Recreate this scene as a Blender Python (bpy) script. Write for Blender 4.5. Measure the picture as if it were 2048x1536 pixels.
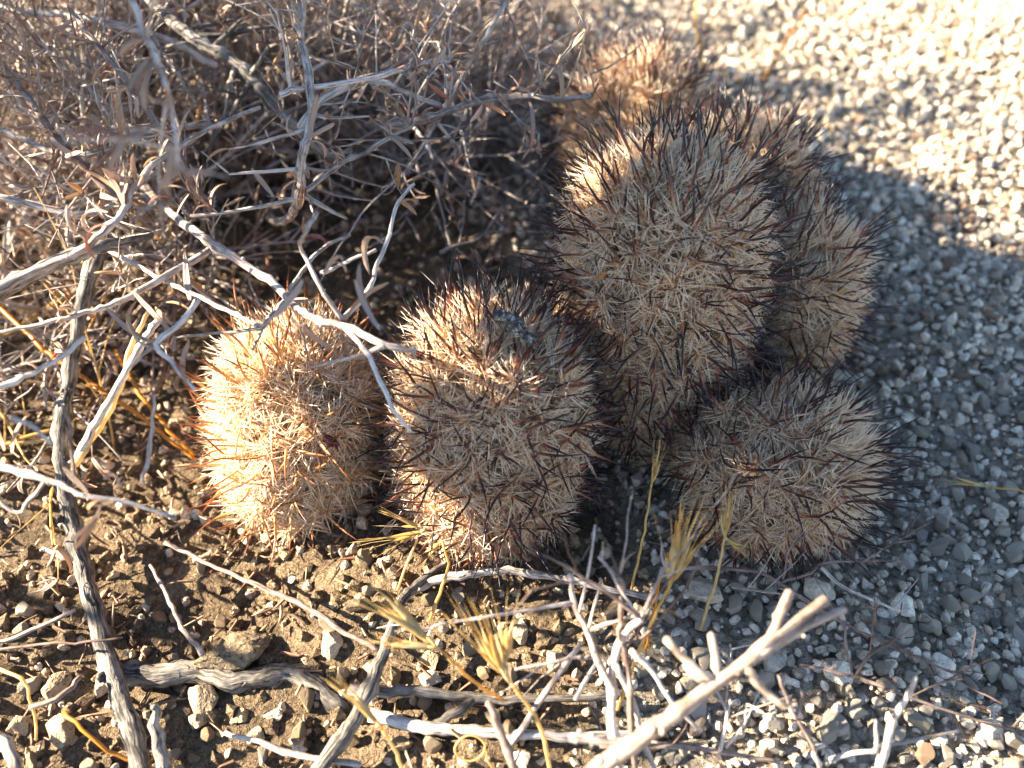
import bpy, bmesh, math, random
import numpy as np
from mathutils import Vector, Matrix, Quaternion

for o in list(bpy.data.objects): bpy.data.objects.remove(o)
S = bpy.context.scene
COL = S.collection
PI = math.pi

# ------------------------------------------------------------------ camera
H, PITCH, HF = 0.21, math.radians(50), math.radians(62)
TH = math.tan(HF/2)
cd = bpy.data.cameras.new('camera'); cam = bpy.data.objects.new('camera', cd); COL.objects.link(cam)
cam.location = (0, 0, H); cam.rotation_euler = (PI/2-PITCH, 0, 0)
cd.sensor_width = 36; cd.lens = 18/TH
cd.clip_start = 0.004; cd.clip_end = 200
cd.dof.use_dof = True; cd.dof.focus_distance = 0.217; cd.dof.aperture_fstop = 9.0; cd.dof.aperture_blades = 0
S.camera = cam

# ------------------------------------------------------------------ light
SUN_EL = math.radians(26)
sh = np.array([-1.0, 0.10]); sh /= np.linalg.norm(sh)              # towards the sun, on the ground
TOSUN = np.array([sh[0]*math.cos(SUN_EL), sh[1]*math.cos(SUN_EL), math.sin(SUN_EL)])
W = bpy.data.worlds.new('World'); S.world = W; W.use_nodes = True
nt = W.node_tree; bg = nt.nodes['Background']
sky = nt.nodes.new('ShaderNodeTexSky'); sky.sky_type = 'NISHITA'; sky.sun_disc = False
sky.altitude = 1500; sky.dust_density = 0.4; sky.sun_elevation = SUN_EL; sky.sun_rotation = math.atan2(TOSUN[0], TOSUN[1]) % (2*PI)
nt.links.new(sky.outputs[0], bg.inputs[0]); bg.inputs[1].default_value = 0.051
sl = bpy.data.lights.new('sun', 'SUN'); sun = bpy.data.objects.new('sun', sl); COL.objects.link(sun)
sl.energy = 5.0; sl.angle = math.radians(0.53); sl.color = (1, 0.86, 0.66)
sun.rotation_euler = Vector(-TOSUN).to_track_quat('-Z', 'Y').to_euler(); sun.location = Vector(TOSUN*3)
S.view_settings.view_transform = 'Standard'; S.view_settings.look = 'None'
S.view_settings.exposure = 3.0; S.view_settings.gamma = 1.0; S.view_settings.use_curve_mapping = False
S.render.engine = 'CYCLES'; S.cycles.caustics_reflective = False; S.cycles.caustics_refractive = False
S.cycles.max_bounces = 9; S.cycles.diffuse_bounces = 7; S.cycles.transmission_bounces = 6; S.cycles.transparent_max_bounces = 4

rng = np.random.default_rng(7)
CAM = np.array([0, 0, H])
FW = np.array([0, math.cos(PITCH), -math.sin(PITCH)]); UPV = np.array([0, math.sin(PITCH), math.cos(PITCH)]); RT = np.array([1., 0, 0])

def at(px, py, z):
    """place on the level z (metres above the ground) seen at a point of the 2048 x 1536 photograph"""
    d = FW + (px-1024)/1024*TH*RT + (768-py)/1024*TH*UPV
    return CAM + d*((z-H)/d[2])
def proj(p):
    q = np.asarray(p)-CAM; w = q@FW
    return 1024+1024*(q@RT)/w/TH, 768-1024*(q@UPV)/w/TH, w

# ------------------------------------------------------------------ materials
def mat(name):
    m = bpy.data.materials.new(name); m.use_nodes = True
    n = m.node_tree.nodes; l = m.node_tree.links
    return m, n, l, n['Principled BSDF']
def ramp(n, stops, interp='LINEAR'):
    r = n.new('ShaderNodeValToRGB'); e = r.color_ramp; e.interpolation = interp
    while len(e.elements) < len(stops): e.elements.new(0.5)
    for el, (p, c) in zip(e.elements, stops): el.position = p; el.color = (*c, 1)
    return r
def noise(n, l, scale, detail=4, coord='Object', rough=0.6, stretch=None):
    tc = n.new('ShaderNodeTexCoord'); t = n.new('ShaderNodeTexNoise')
    t.inputs['Scale'].default_value = scale; t.inputs['Detail'].default_value = detail; t.inputs['Roughness'].default_value = rough
    if stretch:
        mp = n.new('ShaderNodeMapping'); mp.inputs['Scale'].default_value = stretch
        l.new(tc.outputs[coord], mp.inputs[0]); l.new(mp.outputs[0], t.inputs['Vector'])
    else: l.new(tc.outputs[coord], t.inputs['Vector'])
    return t
def bump(n, l, src, dist, strength=1.0):
    b = n.new('ShaderNodeBump'); b.inputs['Distance'].default_value = dist; b.inputs['Strength'].default_value = strength
    l.new(src, b.inputs['Height']); return b
def attr(n, name):
    a = n.new('ShaderNodeAttribute'); a.attribute_name = name; return a
def math_n(n, l, op, a, b=None, clamp=False):
    m = n.new('ShaderNodeMath'); m.operation = op; m.use_clamp = clamp
    for i, v in enumerate((a, b)):
        if v is None: continue
        if isinstance(v, (int, float)): m.inputs[i].default_value = v
        else: l.new(v, m.inputs[i])
    return m.outputs[0]
def mixc(n, l, fac, a, b, mode='MIX'):
    m = n.new('ShaderNodeMix'); m.data_type = 'RGBA'; m.blend_type = mode
    for sock, v in ((m.inputs[0], fac), (m.inputs[6], a), (m.inputs[7], b)):
        if isinstance(v, (int, float)): sock.default_value = v
        elif isinstance(v, tuple): sock.default_value = (*v, 1)
        else: l.new(v, sock)
    return m.outputs[2]
def rnd_value(n, l):
    oi = n.new('ShaderNodeObjectInfo')
    return math_n(n, l, 'FRACT', math_n(n, l, 'ADD', attr(n, 'rnd').outputs['Fac'], oi.outputs['Random']))
def leafy(n, l, p, col, trans=0.35, bnode=None):
    """principled surface with light let through from behind"""
    out = n['Material Output']; t = n.new('ShaderNodeBsdfTranslucent'); mx = n.new('ShaderNodeMixShader')
    l.new(col, p.inputs['Base Color']); l.new(col, t.inputs['Color']); mx.inputs[0].default_value = trans
    l.new(p.outputs[0], mx.inputs[1]); l.new(t.outputs[0], mx.inputs[2]); l.new(mx.outputs[0], out.inputs[0])

def stone_material(name, stops, bumpd=0.0005):
    m, n, l, p = mat(name)
    r = ramp(n, stops); l.new(rnd_value(n, l), r.inputs[0])
    t = noise(n, l, 420, 3, rough=0.75); g = noise(n, l, 1500, 1)
    sp = ramp(n, [(0.3, (0.42, 0.38, 0.34)), (0.52, (1, 1, 1)), (0.75, (1.12, 1.08, 1.0))]); l.new(t.outputs[0], sp.inputs[0])
    c = mixc(n, l, 0.75, r.outputs[0], sp.outputs[0], 'MULTIPLY')
    gr = ramp(n, [(0.33, (0.35, 0.3, 0.27)), (0.45, (1, 1, 1))]); l.new(g.outputs[0], gr.inputs[0])
    c = mixc(n, l, 0.5, c, gr.outputs[0], 'MULTIPLY')
    l.new(c, p.inputs['Base Color']); p.inputs['Roughness'].default_value = 0.75; p.inputs['Specular IOR Level'].default_value = 0.35
    b = bump(n, l, t.outputs[0], bumpd); b2 = bump(n, l, g.outputs[0], bumpd*0.35); l.new(b.outputs[0], b2.inputs['Normal']); l.new(b2.outputs[0], p.inputs['Normal'])
    return m
M = {}
M['stone'] = stone_material('granite_grit', [(0, (0.38, 0.31, 0.23)), (0.18, (0.54, 0.46, 0.35)), (0.38, (0.66, 0.57, 0.44)), (0.55, (0.44, 0.37, 0.29)), (0.7, (0.60, 0.54, 0.45)), (0.85, (0.74, 0.66, 0.53)), (0.94, (0.38, 0.24, 0.14)), (1, (0.22, 0.19, 0.17))])
M['tanstone'] = stone_material('tan_stone', [(0, (0.38, 0.27, 0.16)), (0.35, (0.50, 0.38, 0.25)), (0.6, (0.60, 0.49, 0.36)), (0.8, (0.42, 0.30, 0.17)), (1, (0.30, 0.22, 0.14))], 0.0009)

def soil_material():
    m, n, l, p = mat('soil')
    a = noise(n, l, 60, 4, rough=0.75); f = noise(n, l, 900, 3, rough=0.8)
    r = ramp(n, [(0.36, (0.050, 0.035, 0.023)), (0.5, (0.18, 0.128, 0.078)), (0.66, (0.36, 0.265, 0.165))])
    l.new(mixc(n, l, 0.5, a.outputs[0], f.outputs[0]), r.inputs[0])
    v = n.new('ShaderNodeTexVoronoi'); v.inputs['Scale'].default_value = 420
    tc = n.new('ShaderNodeTexCoord'); l.new(tc.outputs['Object'], v.inputs['Vector'])
    g = attr(n, 'gravel').outputs['Fac']
    gc = ramp(n, [(0, (0.40, 0.34, 0.26)), (0.5, (0.52, 0.45, 0.35)), (1, (0.62, 0.54, 0.43))]); l.new(v.outputs['Color'], gc.inputs[0])
    gd = ramp(n, [(0.0, (1, 1, 1)), (0.45, (0.85, 0.85, 0.85)), (0.8, (0.3, 0.28, 0.25))]); l.new(v.outputs['Distance'], gd.inputs[0])
    vv = mixc(n, l, 1.0, gc.outputs[0], gd.outputs[0], 'MULTIPLY')
    l.new(mixc(n, l, math_n(n, l, 'MULTIPLY', g, 0.85), r.outputs[0], vv), p.inputs['Base Color'])
    p.inputs['Roughness'].default_value = 0.95; p.inputs['Specular IOR Level'].default_value = 0.15
    b = bump(n, l, f.outputs[0], 0.0028); iv = math_n(n, l, 'SUBTRACT', 1.0, v.outputs['Distance'])
    b2 = bump(n, l, iv, 0.002, 0.6); l.new(b.outputs[0], b2.inputs['Normal']); l.new(b2.outputs[0], p.inputs['Normal'])
    return m
M['soil'] = soil_material()

def bark_material(name, dark, mid, pale, scale=260):
    """weathered bark: blotches, and fibres that run along the stem"""
    m, n, l, p = mat(name)
    t = noise(n, l, scale, 3, rough=0.7); rv = rnd_value(n, l)
    s = n.new('ShaderNodeTexNoise'); s.inputs['Scale'].default_value = 1.9; s.inputs['Detail'].default_value = 3; s.inputs['Roughness'].default_value = 0.7
    l.new(attr(n, 'bk').outputs['Vector'], s.inputs['Vector'])
    v = math_n(n, l, 'ADD', math_n(n, l, 'ADD', math_n(n, l, 'MULTIPLY', t.outputs[0], 0.5), math_n(n, l, 'MULTIPLY', s.outputs[0], 0.5)), math_n(n, l, 'MULTIPLY', math_n(n, l, 'SUBTRACT', rv, 0.5), 0.14))
    r = ramp(n, [(0.38, dark), (0.50, mid), (0.62, pale)]); l.new(v, r.inputs[0])
    c = ramp(n, [(0.38, (0.22, 0.19, 0.17)), (0.47, (1, 1, 1))]); l.new(s.outputs[0], c.inputs[0])
    l.new(mixc(n, l, 0.8, r.outputs[0], c.outputs[0], 'MULTIPLY'), p.inputs['Base Color'])
    p.inputs['Roughness'].default_value = 0.75; p.inputs['Specular IOR Level'].default_value = 0.3
    b = bump(n, l, s.outputs[0], 0.0006 if 'wood' in name else 0.0002); l.new(b.outputs[0], p.inputs['Normal'])
    return m
M['twig'] = bark_material('grey_twig_bark', (0.16, 0.12, 0.10), (0.36, 0.305, 0.265), (0.58, 0.525, 0.475))
M['pale'] = bark_material('pale_twig_bark', (0.25, 0.19, 0.16), (0.48, 0.405, 0.355), (0.68, 0.61, 0.55))
M['brown'] = bark_material('brown_twig_bark', (0.10, 0.06, 0.045), (0.21, 0.14, 0.11), (0.34, 0.26, 0.22))
M['tanbark'] = bark_material('tan_twig_bark', (0.20, 0.13, 0.095), (0.38, 0.28, 0.215), (0.55, 0.45, 0.37))
M['darkwood'] = bark_material('dark_cracked_wood', (0.022, 0.019, 0.017), (0.06, 0.052, 0.046), (0.22, 0.195, 0.165), 150)
M['wood'] = bark_material('weathered_wood', (0.06, 0.05, 0.042), (0.19, 0.165, 0.14), (0.40, 0.36, 0.31), 180)

def blade_material(name, stops, trans=0.4, rough=0.55):
    m, n, l, p = mat(name)
    r = ramp(n, stops); l.new(rnd_value(n, l), r.inputs[0])
    t = noise(n, l, 500, 2); c = ramp(n, [(0.3, (0.62, 0.55, 0.5)), (0.6, (1, 1, 1))]); l.new(t.outputs[0], c.inputs[0])
    col = mixc(n, l, 0.6, r.outputs[0], c.outputs[0], 'MULTIPLY')
    p.inputs['Roughness'].default_value = rough; p.inputs['Specular IOR Level'].default_value = 0.35
    leafy(n, l, p, col, trans); return m
M['leaf'] = blade_material('dry_pink_tan_leaf', [(0, (0.46, 0.31, 0.22)), (0.35, (0.54, 0.39, 0.30)), (0.65, (0.54, 0.44, 0.37)), (0.88, (0.52, 0.32, 0.16)), (0.97, (0.40, 0.19, 0.13)), (1, (0.34, 0.07, 0.06))])
M['straw'] = blade_material('straw', [(0, (0.64, 0.40, 0.11)), (0.5, (0.72, 0.52, 0.20)), (1, (0.74, 0.61, 0.34))], 0.45, 0.4)
M['orange'] = blade_material('orange_stalk', [(0, (0.48, 0.18, 0.022)), (1, (0.58, 0.27, 0.04))], 0.3, 0.35)
M['litter'] = blade_material('leaf_litter', [(0, (0.16, 0.09, 0.055)), (0.4, (0.30, 0.20, 0.13)), (0.75, (0.44, 0.34, 0.23)), (1, (0.34, 0.12, 0.07))], 0.2)
M['deadleaf'] = blade_material('dead_leaf', [(0, (0.33, 0.12, 0.03)), (1, (0.40, 0.18, 0.05))], 0.3)
M['redleaf'] = blade_material('dried_red_flower', [(0, (0.11, 0.012, 0.008)), (1, (0.19, 0.04, 0.018))], 0.2, 0.25)

def spine_material(name, stops, trans, rough):
    m, n, l, p = mat(name)
    oi = n.new('ShaderNodeObjectInfo'); rv = rnd_value(n, l)
    t = attr(n, 't').outputs['Fac']
    tt = math_n(n, l, 'ADD', t, math_n(n, l, 'MULTIPLY', math_n(n, l, 'SUBTRACT', rv, 0.5), 0.24), True)
    r = ramp(n, stops); l.new(tt, r.inputs[0])
    p.inputs['Roughness'].default_value = rough; p.inputs['Specular IOR Level'].default_value = 0.5
    leafy(n, l, p, r.outputs[0], trans); return m
M['radial'] = spine_material('radial_spine', [(0, (0.92, 0.68, 0.43)), (0.3, (0.97, 0.80, 0.58)), (0.8, (0.97, 0.85, 0.68)), (1, (0.94, 0.74, 0.59))], 0.5, 0.38)
M['central'] = spine_material('central_spine', [(0.08, (0.84, 0.60, 0.38)), (0.25, (0.42, 0.15, 0.08)), (0.42, (0.11, 0.034, 0.028)), (0.58, (0.024, 0.012, 0.013)), (1, (0.012, 0.008, 0.010))], 0.08, 0.3)
M['gold'] = spine_material('golden_spine', [(0.05, (0.74, 0.55, 0.30)), (0.4, (0.62, 0.36, 0.15)), (0.7, (0.36, 0.13, 0.05)), (1, (0.08, 0.03, 0.02))], 0.35, 0.3)
m, n, l, p = mat('cactus_skin'); t = noise(n, l, 300, 5)
r = ramp(n, [(0.35, (0.20, 0.16, 0.08)), (0.65, (0.40, 0.31, 0.19))]); l.new(t.outputs[0], r.inputs[0]); l.new(r.outputs[0], p.inputs['Base Color']); p.inputs['Roughness'].default_value = 0.6
M['skin'] = m
m, n, l, p = mat('wool'); t = noise(n, l, 900, 5)
r = ramp(n, [(0.3, (0.45, 0.33, 0.2)), (0.65, (0.70, 0.58, 0.42))]); l.new(t.outputs[0], r.inputs[0]); l.new(r.outputs[0], p.inputs['Base Color']); p.inputs['Roughness'].default_value = 0.95
l.new(bump(n, l, t.outputs[0], 0.001).outputs[0], p.inputs['Normal']); M['wool'] = m
m, n, l, p = mat('charred_husk'); t = noise(n, l, 420, 4, rough=0.8)
r = ramp(n, [(0.46, (0.020, 0.017, 0.015)), (0.55, (0.09, 0.08, 0.07)), (0.64, (0.62, 0.55, 0.45))]); l.new(t.outputs[0], r.inputs[0]); l.new(r.outputs[0], p.inputs['Base Color']); p.inputs['Roughness'].default_value = 0.85
l.new(bump(n, l, t.outputs[0], 0.0012).outputs[0], p.inputs['Normal']); M['char'] = m

# ------------------------------------------------------------------ mesh helpers
class MB:
    """collects triangles and quads with two float attributes per vertex"""
    def __init__(s): s.v, s.f, s.t, s.r, s.b, s.n = [], [], [], [], [], 0
    def add(s, V, F, t=None, r=0.0, bk=None):
        V = np.asarray(V, float); k = len(V); s.b.append(V*250 if bk is None else bk)
        s.v.append(V); s.t.append(np.zeros(k) if t is None else np.asarray(t, float)); s.r.append(np.full(k, r) if np.isscalar(r) else np.asarray(r, float))
        F = np.asarray(F, int)
        if F.shape[1] == 3: F = np.concatenate([F, np.full((len(F), 1), -1-s.n)], 1)
        s.f.append(F+s.n); s.n += k
    def mesh(s, name, material, origin=(0, 0, 0), smooth=True):
        V = np.concatenate(s.v)-np.asarray(origin); F = np.concatenate(s.f)
        q = F[:, 3] >= 0; tot = np.where(q, 4, 3); start = np.concatenate([[0], np.cumsum(tot)[:-1]])
        idx = F[F >= 0].astype(np.int32)
        me = bpy.data.meshes.new(name); me.vertices.add(len(V)); me.loops.add(len(idx)); me.polygons.add(len(F))
        me.vertices.foreach_set('co', V.astype(np.float32).ravel()); me.loops.foreach_set('vertex_index', idx)
        me.polygons.foreach_set('loop_start', start.astype(np.int32)); me.polygons.foreach_set('loop_total', tot.astype(np.int32))
        me.polygons.foreach_set('use_smooth', np.full(len(F), smooth))
        for nm, a in (('t', s.t), ('rnd', s.r)):
            at_ = me.attributes.new(nm, 'FLOAT', 'POINT'); at_.data.foreach_set('value', np.concatenate(a).astype(np.float32))
        if material.name.endswith(('bark', 'wood')):
            at_ = me.attributes.new('bk', 'FLOAT_VECTOR', 'POINT'); at_.data.foreach_set('vector', np.concatenate(s.b).astype(np.float32).ravel())
        me.update(calc_edges=True); me.materials.append(material); return me

def tag(o, label=None, cat=None, group=None, kind=None):
    if label: o['label'] = label
    if cat: o['category'] = cat
    if group: o['group'] = group
    if kind: o['kind'] = kind
    return o
def thing(name, loc, label, cat, group=None):
    o = bpy.data.objects.new(name, None); o.empty_display_size = 0.01; COL.objects.link(o); o.location = loc
    return tag(o, label, cat, group)
def base_of(o):
    b = np.zeros(3)
    while o: b += np.array(o.location); o = o.parent
    return b
def part(name, mb, material, parent=None, smooth=True, kind=None, origin=None):
    og = base_of(parent) if parent else (np.zeros(3) if origin is None else np.asarray(origin))
    o = bpy.data.objects.new(name, mb.mesh(name, material, og, smooth)); COL.objects.link(o); o.parent = parent
    if not parent: o.location = og
    if kind: o['kind'] = kind
    return o
def inst(name, me, parent, loc, quat, scale):
    o = bpy.data.objects.new(name, me); COL.objects.link(o); o.parent = parent
    o.location = Vector(np.asarray(loc)-(base_of(parent) if parent else 0)); o.rotation_mode = 'QUATERNION'; o.rotation_quaternion = quat
    o.scale = scale if hasattr(scale, '__len__') else (scale,)*3
    return o

def unit(v): return v/(np.linalg.norm(v)+1e-12)
def spline(P, n):
    """Catmull-Rom through points"""
    P = np.asarray(P, float)
    if len(P) == 2: return P[0]+(P[1]-P[0])*np.linspace(0, 1, n)[:, None]
    Q = np.vstack([2*P[0]-P[1], P, 2*P[-1]-P[-2]]); out = []
    for u in np.linspace(0, len(P)-1, n):
        i = min(int(u), len(P)-2); t = u-i; a, b, c, d = Q[i:i+4]
        out.append(0.5*(2*b+(c-a)*t+(2*a-5*b+4*c-d)*t*t+(3*b-a-3*c+d)*t**3))
    return np.array(out)
def tube(mb, C, R, sides=6, rough=0.0, squash=1.0, r=None, cap=True):
    C = np.asarray(C); n = len(C); R = np.broadcast_to(R, n).astype(float)
    T = np.gradient(C, axis=0); T /= np.linalg.norm(T, axis=1)[:, None]+1e-12
    a = np.array([0, 0, 1.]) if abs(T[0][2]) < 0.9 else np.array([1., 0, 0])
    U = unit(np.cross(T[0], a)); ang = np.linspace(0, 2*PI, sides, endpoint=False); V = []
    for i in range(n):
        U = unit(U-T[i]*(U@T[i])); B = np.cross(T[i], U)
        k = R[i]*(1+rough*rng.normal(0, 1, sides)) if rough else np.full(sides, R[i])
        V.append(C[i]+np.outer(k*np.cos(ang), U)+np.outer(k*np.sin(ang)*squash, B))
    V = np.concatenate(V); F = []
    for i in range(n-1):
        for j in range(sides): F.append((i*sides+j, i*sides+(j+1) % sides, (i+1)*sides+(j+1) % sides, (i+1)*sides+j))
    rv = rng.random() if r is None else r
    t = np.repeat(np.linspace(0, 1, n), sides)
    if cap:
        k = len(V); V = np.vstack([V, C[0]-T[0]*R[0]*0.3, C[-1]+T[-1]*R[-1]*0.6]); t = np.append(t, [0, 1])
        for j in range(sides):
            F.append((k, (j+1) % sides, j, j)); F.append((k+1, (n-1)*sides+j, (n-1)*sides+(j+1) % sides, (n-1)*sides+j))
        F = [f if len(set(f)) == 4 else f for f in F]
    Q = [f for f in F if len(set(f)) == 4]; Tr = [(f[0], f[1], f[2]) for f in F if len(set(f)) == 3]
    ln = np.concatenate([[0], np.cumsum(np.linalg.norm(np.diff(C, axis=0), axis=1))])*70+rv*40
    bk = np.stack([np.tile(np.cos(ang), n), np.tile(np.sin(ang), n), np.repeat(ln, sides)], 1)*[1.6, 1.6, 1]
    if cap: bk = np.vstack([bk, [[0, 0, ln[0]], [0, 0, ln[-1]]]])
    n0 = mb.n; mb.add(V, np.array(Q), t, rv, bk)
    if Tr:
        A = np.array(Tr)+n0; mb.f.append(np.concatenate([A, np.full((len(A), 1), -1)], 1))
def cones(mb, B, D, L, R, curve=None, rnd=None):
    """many three-sided tapering spines at once, two joints each"""
    N = len(B); D = D/np.linalg.norm(D, axis=1)[:, None]
    a = np.where(np.abs(D[:, 2:3]) < 0.9, [[0, 0, 1.]], [[1., 0, 0]]); U = np.cross(D, a); U /= np.linalg.norm(U, axis=1)[:, None]; Wv = np.cross(D, U)
    L = L[:, None]; R = R[:, None]
    if curve is None: curve = np.zeros((N, 3))
    mid = B+D*L*0.55+curve*L*0.5; tip = B+D*L+curve*L*0.2
    V = []
    for cen, k in ((B, 1.0), (mid, 0.72)):
        for j in range(3):
            an = j*2*PI/3; V.append(cen+R*k*(math.cos(an)*U+math.sin(an)*Wv))
    V.append(tip); V = np.stack(V, 1).reshape(-1, 3)
    fq = np.array([(0, 1, 4, 3), (1, 2, 5, 4), (2, 0, 3, 5)]); ft = np.array([(3, 4, 6), (4, 5, 6), (5, 3, 6)])
    o = np.arange(N)[:, None, None]*7
    t = np.tile([0, 0, 0, .55, .55, .55, 1.], N); r = np.repeat(rng.random(N) if rnd is None else rnd, 7)
    n0 = mb.n; mb.add(V, (fq+o).reshape(-1, 4), t, r)
    A = (ft+o).reshape(-1, 3)+n0; mb.f.append(np.concatenate([A, np.full((len(A), 1), -1)], 1))
def ico(sub):
    bm = bmesh.new(); bmesh.ops.create_icosphere(bm, subdivisions=sub, radius=1.0); bm.verts.ensure_lookup_table()
    V = np.array([v.co[:] for v in bm.verts]); F = np.array([[v.index for v in f.verts] for f in bm.faces]); bm.free(); return V, F
ICO = {k: ico(k) for k in (1, 2, 3, 4)}
def rock(sub, cuts=9, lump=0.08):
    """a rounded lump with flat broken faces"""
    V, F = ICO[sub]; V = V.copy(); fr = rng.normal(0, 1, (5, 3))*2.2; ph = rng.random(5)*6
    V *= (1+lump*np.sin(V@fr.T+ph).sum(1)/2)[:, None]
    for _ in range(cuts):
        d = unit(rng.normal(0, 1, 3)); h = rng.uniform(0.45, 0.76); e = V@d-h
        V = V-np.outer(np.clip(e, 0, None)*0.97, d)
    V *= np.array([1, rng.uniform(0.7, 0.95), rng.uniform(0.55, 0.8)])
    return V, F
def rand_quats(n):
    q = rng.normal(0, 1, (n, 4)); return q/np.linalg.norm(q, axis=1)[:, None]
def qmat(q):
    w, x, y, z = q.T
    return np.stack([1-2*(y*y+z*z), 2*(x*y-w*z), 2*(x*z+w*y), 2*(x*y+w*z), 1-2*(x*x+z*z), 2*(y*z-w*x), 2*(x*z-w*y), 2*(y*z+w*x), 1-2*(x*x+y*y)], 1).reshape(-1, 3, 3)

# ------------------------------------------------------------------ ground
def height(x, y):
    h = 0.0035*np.sin(x*21+1.3)*np.sin(y*17+0.5)+0.002*np.sin(x*55+y*31)+0.0015*np.sin(x*83-y*97+2)
    fade = np.clip((1.2-np.hypot(x, y-0.25))/0.6, 0, 1)
    return h*fade
def gravelness(x, y):
    xb = 0.045-0.19*(y-0.06)+0.012*np.sin(y*70)+0.010*np.sin(y*31+2)
    return np.clip((x-xb)/0.03+0.5, 0, 1)
xs = np.concatenate([[-30, -6, -2, -1], np.arange(-0.6, 0.7, 0.006), [1, 2, 6, 30]])
ys = np.concatenate([[-30, -6, -2, -0.8], np.arange(-0.3, 1.0, 0.006), [1.5, 3, 8, 40]])
X, Y = np.meshgrid(xs, ys); Z = height(X, Y)
Z += np.where((np.abs(X) < 0.6) & (Y > -0.3) & (Y < 1.0), rng.normal(0, 0.0006, X.shape), 0)
gb = MB(); nx, ny = len(xs), len(ys)
I = np.arange(nx*ny).reshape(ny, nx); Fq = np.stack([I[:-1, :-1], I[:-1, 1:], I[1:, 1:], I[1:, :-1]], -1).reshape(-1, 4)
gb.add(np.stack([X, Y, Z], -1).reshape(-1, 3), Fq)
ground = part('ground', gb, M['soil'], kind='structure')
ga = ground.data.attributes.new('gravel', 'FLOAT', 'POINT'); ga.data.foreach_set('value', gravelness(X, Y).ravel().astype(np.float32))

# stem layout is needed before the pebbles are laid: foot x, foot y, radius kept clear
def stem_axis(foot_px, foot_z, top_px, top_z):
    return at(*foot_px, foot_z), at(*top_px, top_z)
STEMS = []   # filled below: (name label, foot, top, body radius, seed, areole spacing, spine length, detail)
def add_stem(label, foot, top, R, **k): STEMS.append(dict(label=label, foot=np.array(foot), top=np.array(top), R=R, **k))
add_stem('round front cactus with charred husk stuck among its top spines', at(972, 985, 0.004), at(988, 662, 0.053), 0.0226, centrals=5, detail=1)
add_stem('sunlit straw coloured cactus under the pale leafy twig, left of the husk cactus', at(596, 950, 0.004), at(588, 695, 0.043), 0.0190, centrals=3, detail=1, spine='gold')
add_stem('tallest cactus, cylindrical with dark tipped spines and tan flower stubs on top', at(1290, 800, 0.004), at(1345, 335, 0.080), 0.0238, centrals=5, detail=1)
add_stem('small shaded cactus leaning over the grey gravel beside the dry grass', at(1455, 960, 0.006), at(1690, 905, 0.026), 0.0195, centrals=5, detail=1)
add_stem('greyish cactus with soft pale spines standing on gravel right behind the tallest cactus', at(1535, 690, 0.004), at(1610, 470, 0.050), 0.0185, centrals=4, detail=0)
add_stem('dark bristled cactus half hidden behind the top of the tallest cactus', at(1440, 500, 0.004), at(1490, 325, 0.056), 0.0210, centrals=6, detail=0)
add_stem('brown hazy cactus farthest back, beyond the shrub branch tips', at(1255, 330, 0.004), at(1290, 190, 0.048), 0.0255, centrals=5, detail=0)

def clear_of_stems(x, y, pad=0.0):
    ok = np.ones_like(x, bool)
    for s in STEMS:
        ok &= np.hypot(x-s['foot'][0], y-s['foot'][1]) > s['R']*0.85+pad
    return ok

# pebbles: loose stones of the ground
def lay(cell, rmin, rmax, prob, x0=-0.42, x1=0.45, y0=-0.06, y1=0.53):
    gx, gy = np.meshgrid(np.arange(x0, x1, cell), np.arange(y0, y1, cell)); n = gx.size
    x = gx.ravel()+rng.uniform(-.5, .5, n)*cell; y = gy.ravel()+rng.uniform(-.5, .5, n)*cell
    # only the strip the picture could look over, with a margin
    keep = (np.abs(x) < 0.15+0.50*np.clip(y, 0, 1)) & clear_of_stems(x, y)
    keep &= rng.random(n) < prob(gravelness(x, y))
    x, y = x[keep], y[keep]; rr = rmin+(rmax-rmin)*rng.random(len(x))**2.8
    return x, y, rr
def stones_mesh(x, y, r, sub, sink, variants, squash=1.0):
    mb = MB(); q = qmat(rand_quats(len(x))); which = rng.integers(0, len(variants), len(x)); z = height(x, y)
    for k, (V, F) in enumerate(variants):
        i = np.where(which == k)[0]
        if not len(i): continue
        P = np.einsum('nij,vj->nvi', q[i], V)*r[i][:, None, None]
        P[:, :, 2] *= squash; P += np.stack([x[i], y[i], z[i]+r[i]*sink], 1)[:, None, :]
        mb.add(P.reshape(-1, 3), (F[None]+(np.arange(len(i))*len(V))[:, None, None]).reshape(-1, 3), None, np.repeat(rng.random(len(i)), len(V)))
    return mb
V20 = []
bm = bmesh.new(); bmesh.ops.create_icosphere(bm, subdivisions=1, radius=1.0); bm.free()
base_v, base_f = ICO[1]
small_vars = [rock(1, 6, 0.15) for _ in range(10)]
x, y, r = lay(0.0030, 0.0008, 0.0022, lambda g: 0.34+0.64*g)
near = (y < 0.30)
k_ = gravelness(x, y) > 0.4
part('fine_grit', stones_mesh(x[k_], y[k_], r[k_], 1, 0.25, small_vars), M['stone'], ground, smooth=False, kind='stuff')
k_ = ~k_ & (rng.random(len(x)) < 0.55); part('soil_grit', stones_mesh(x[k_], y[k_], r[k_], 1, 0.2, small_vars), M['tanstone'], ground, smooth=False, kind='stuff')
x, y, r = lay(0.0046, 0.0018, 0.0040, lambda g: 0.42+0.54*g)
big_vars = [rock(2, 13) for _ in range(14)]
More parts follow.
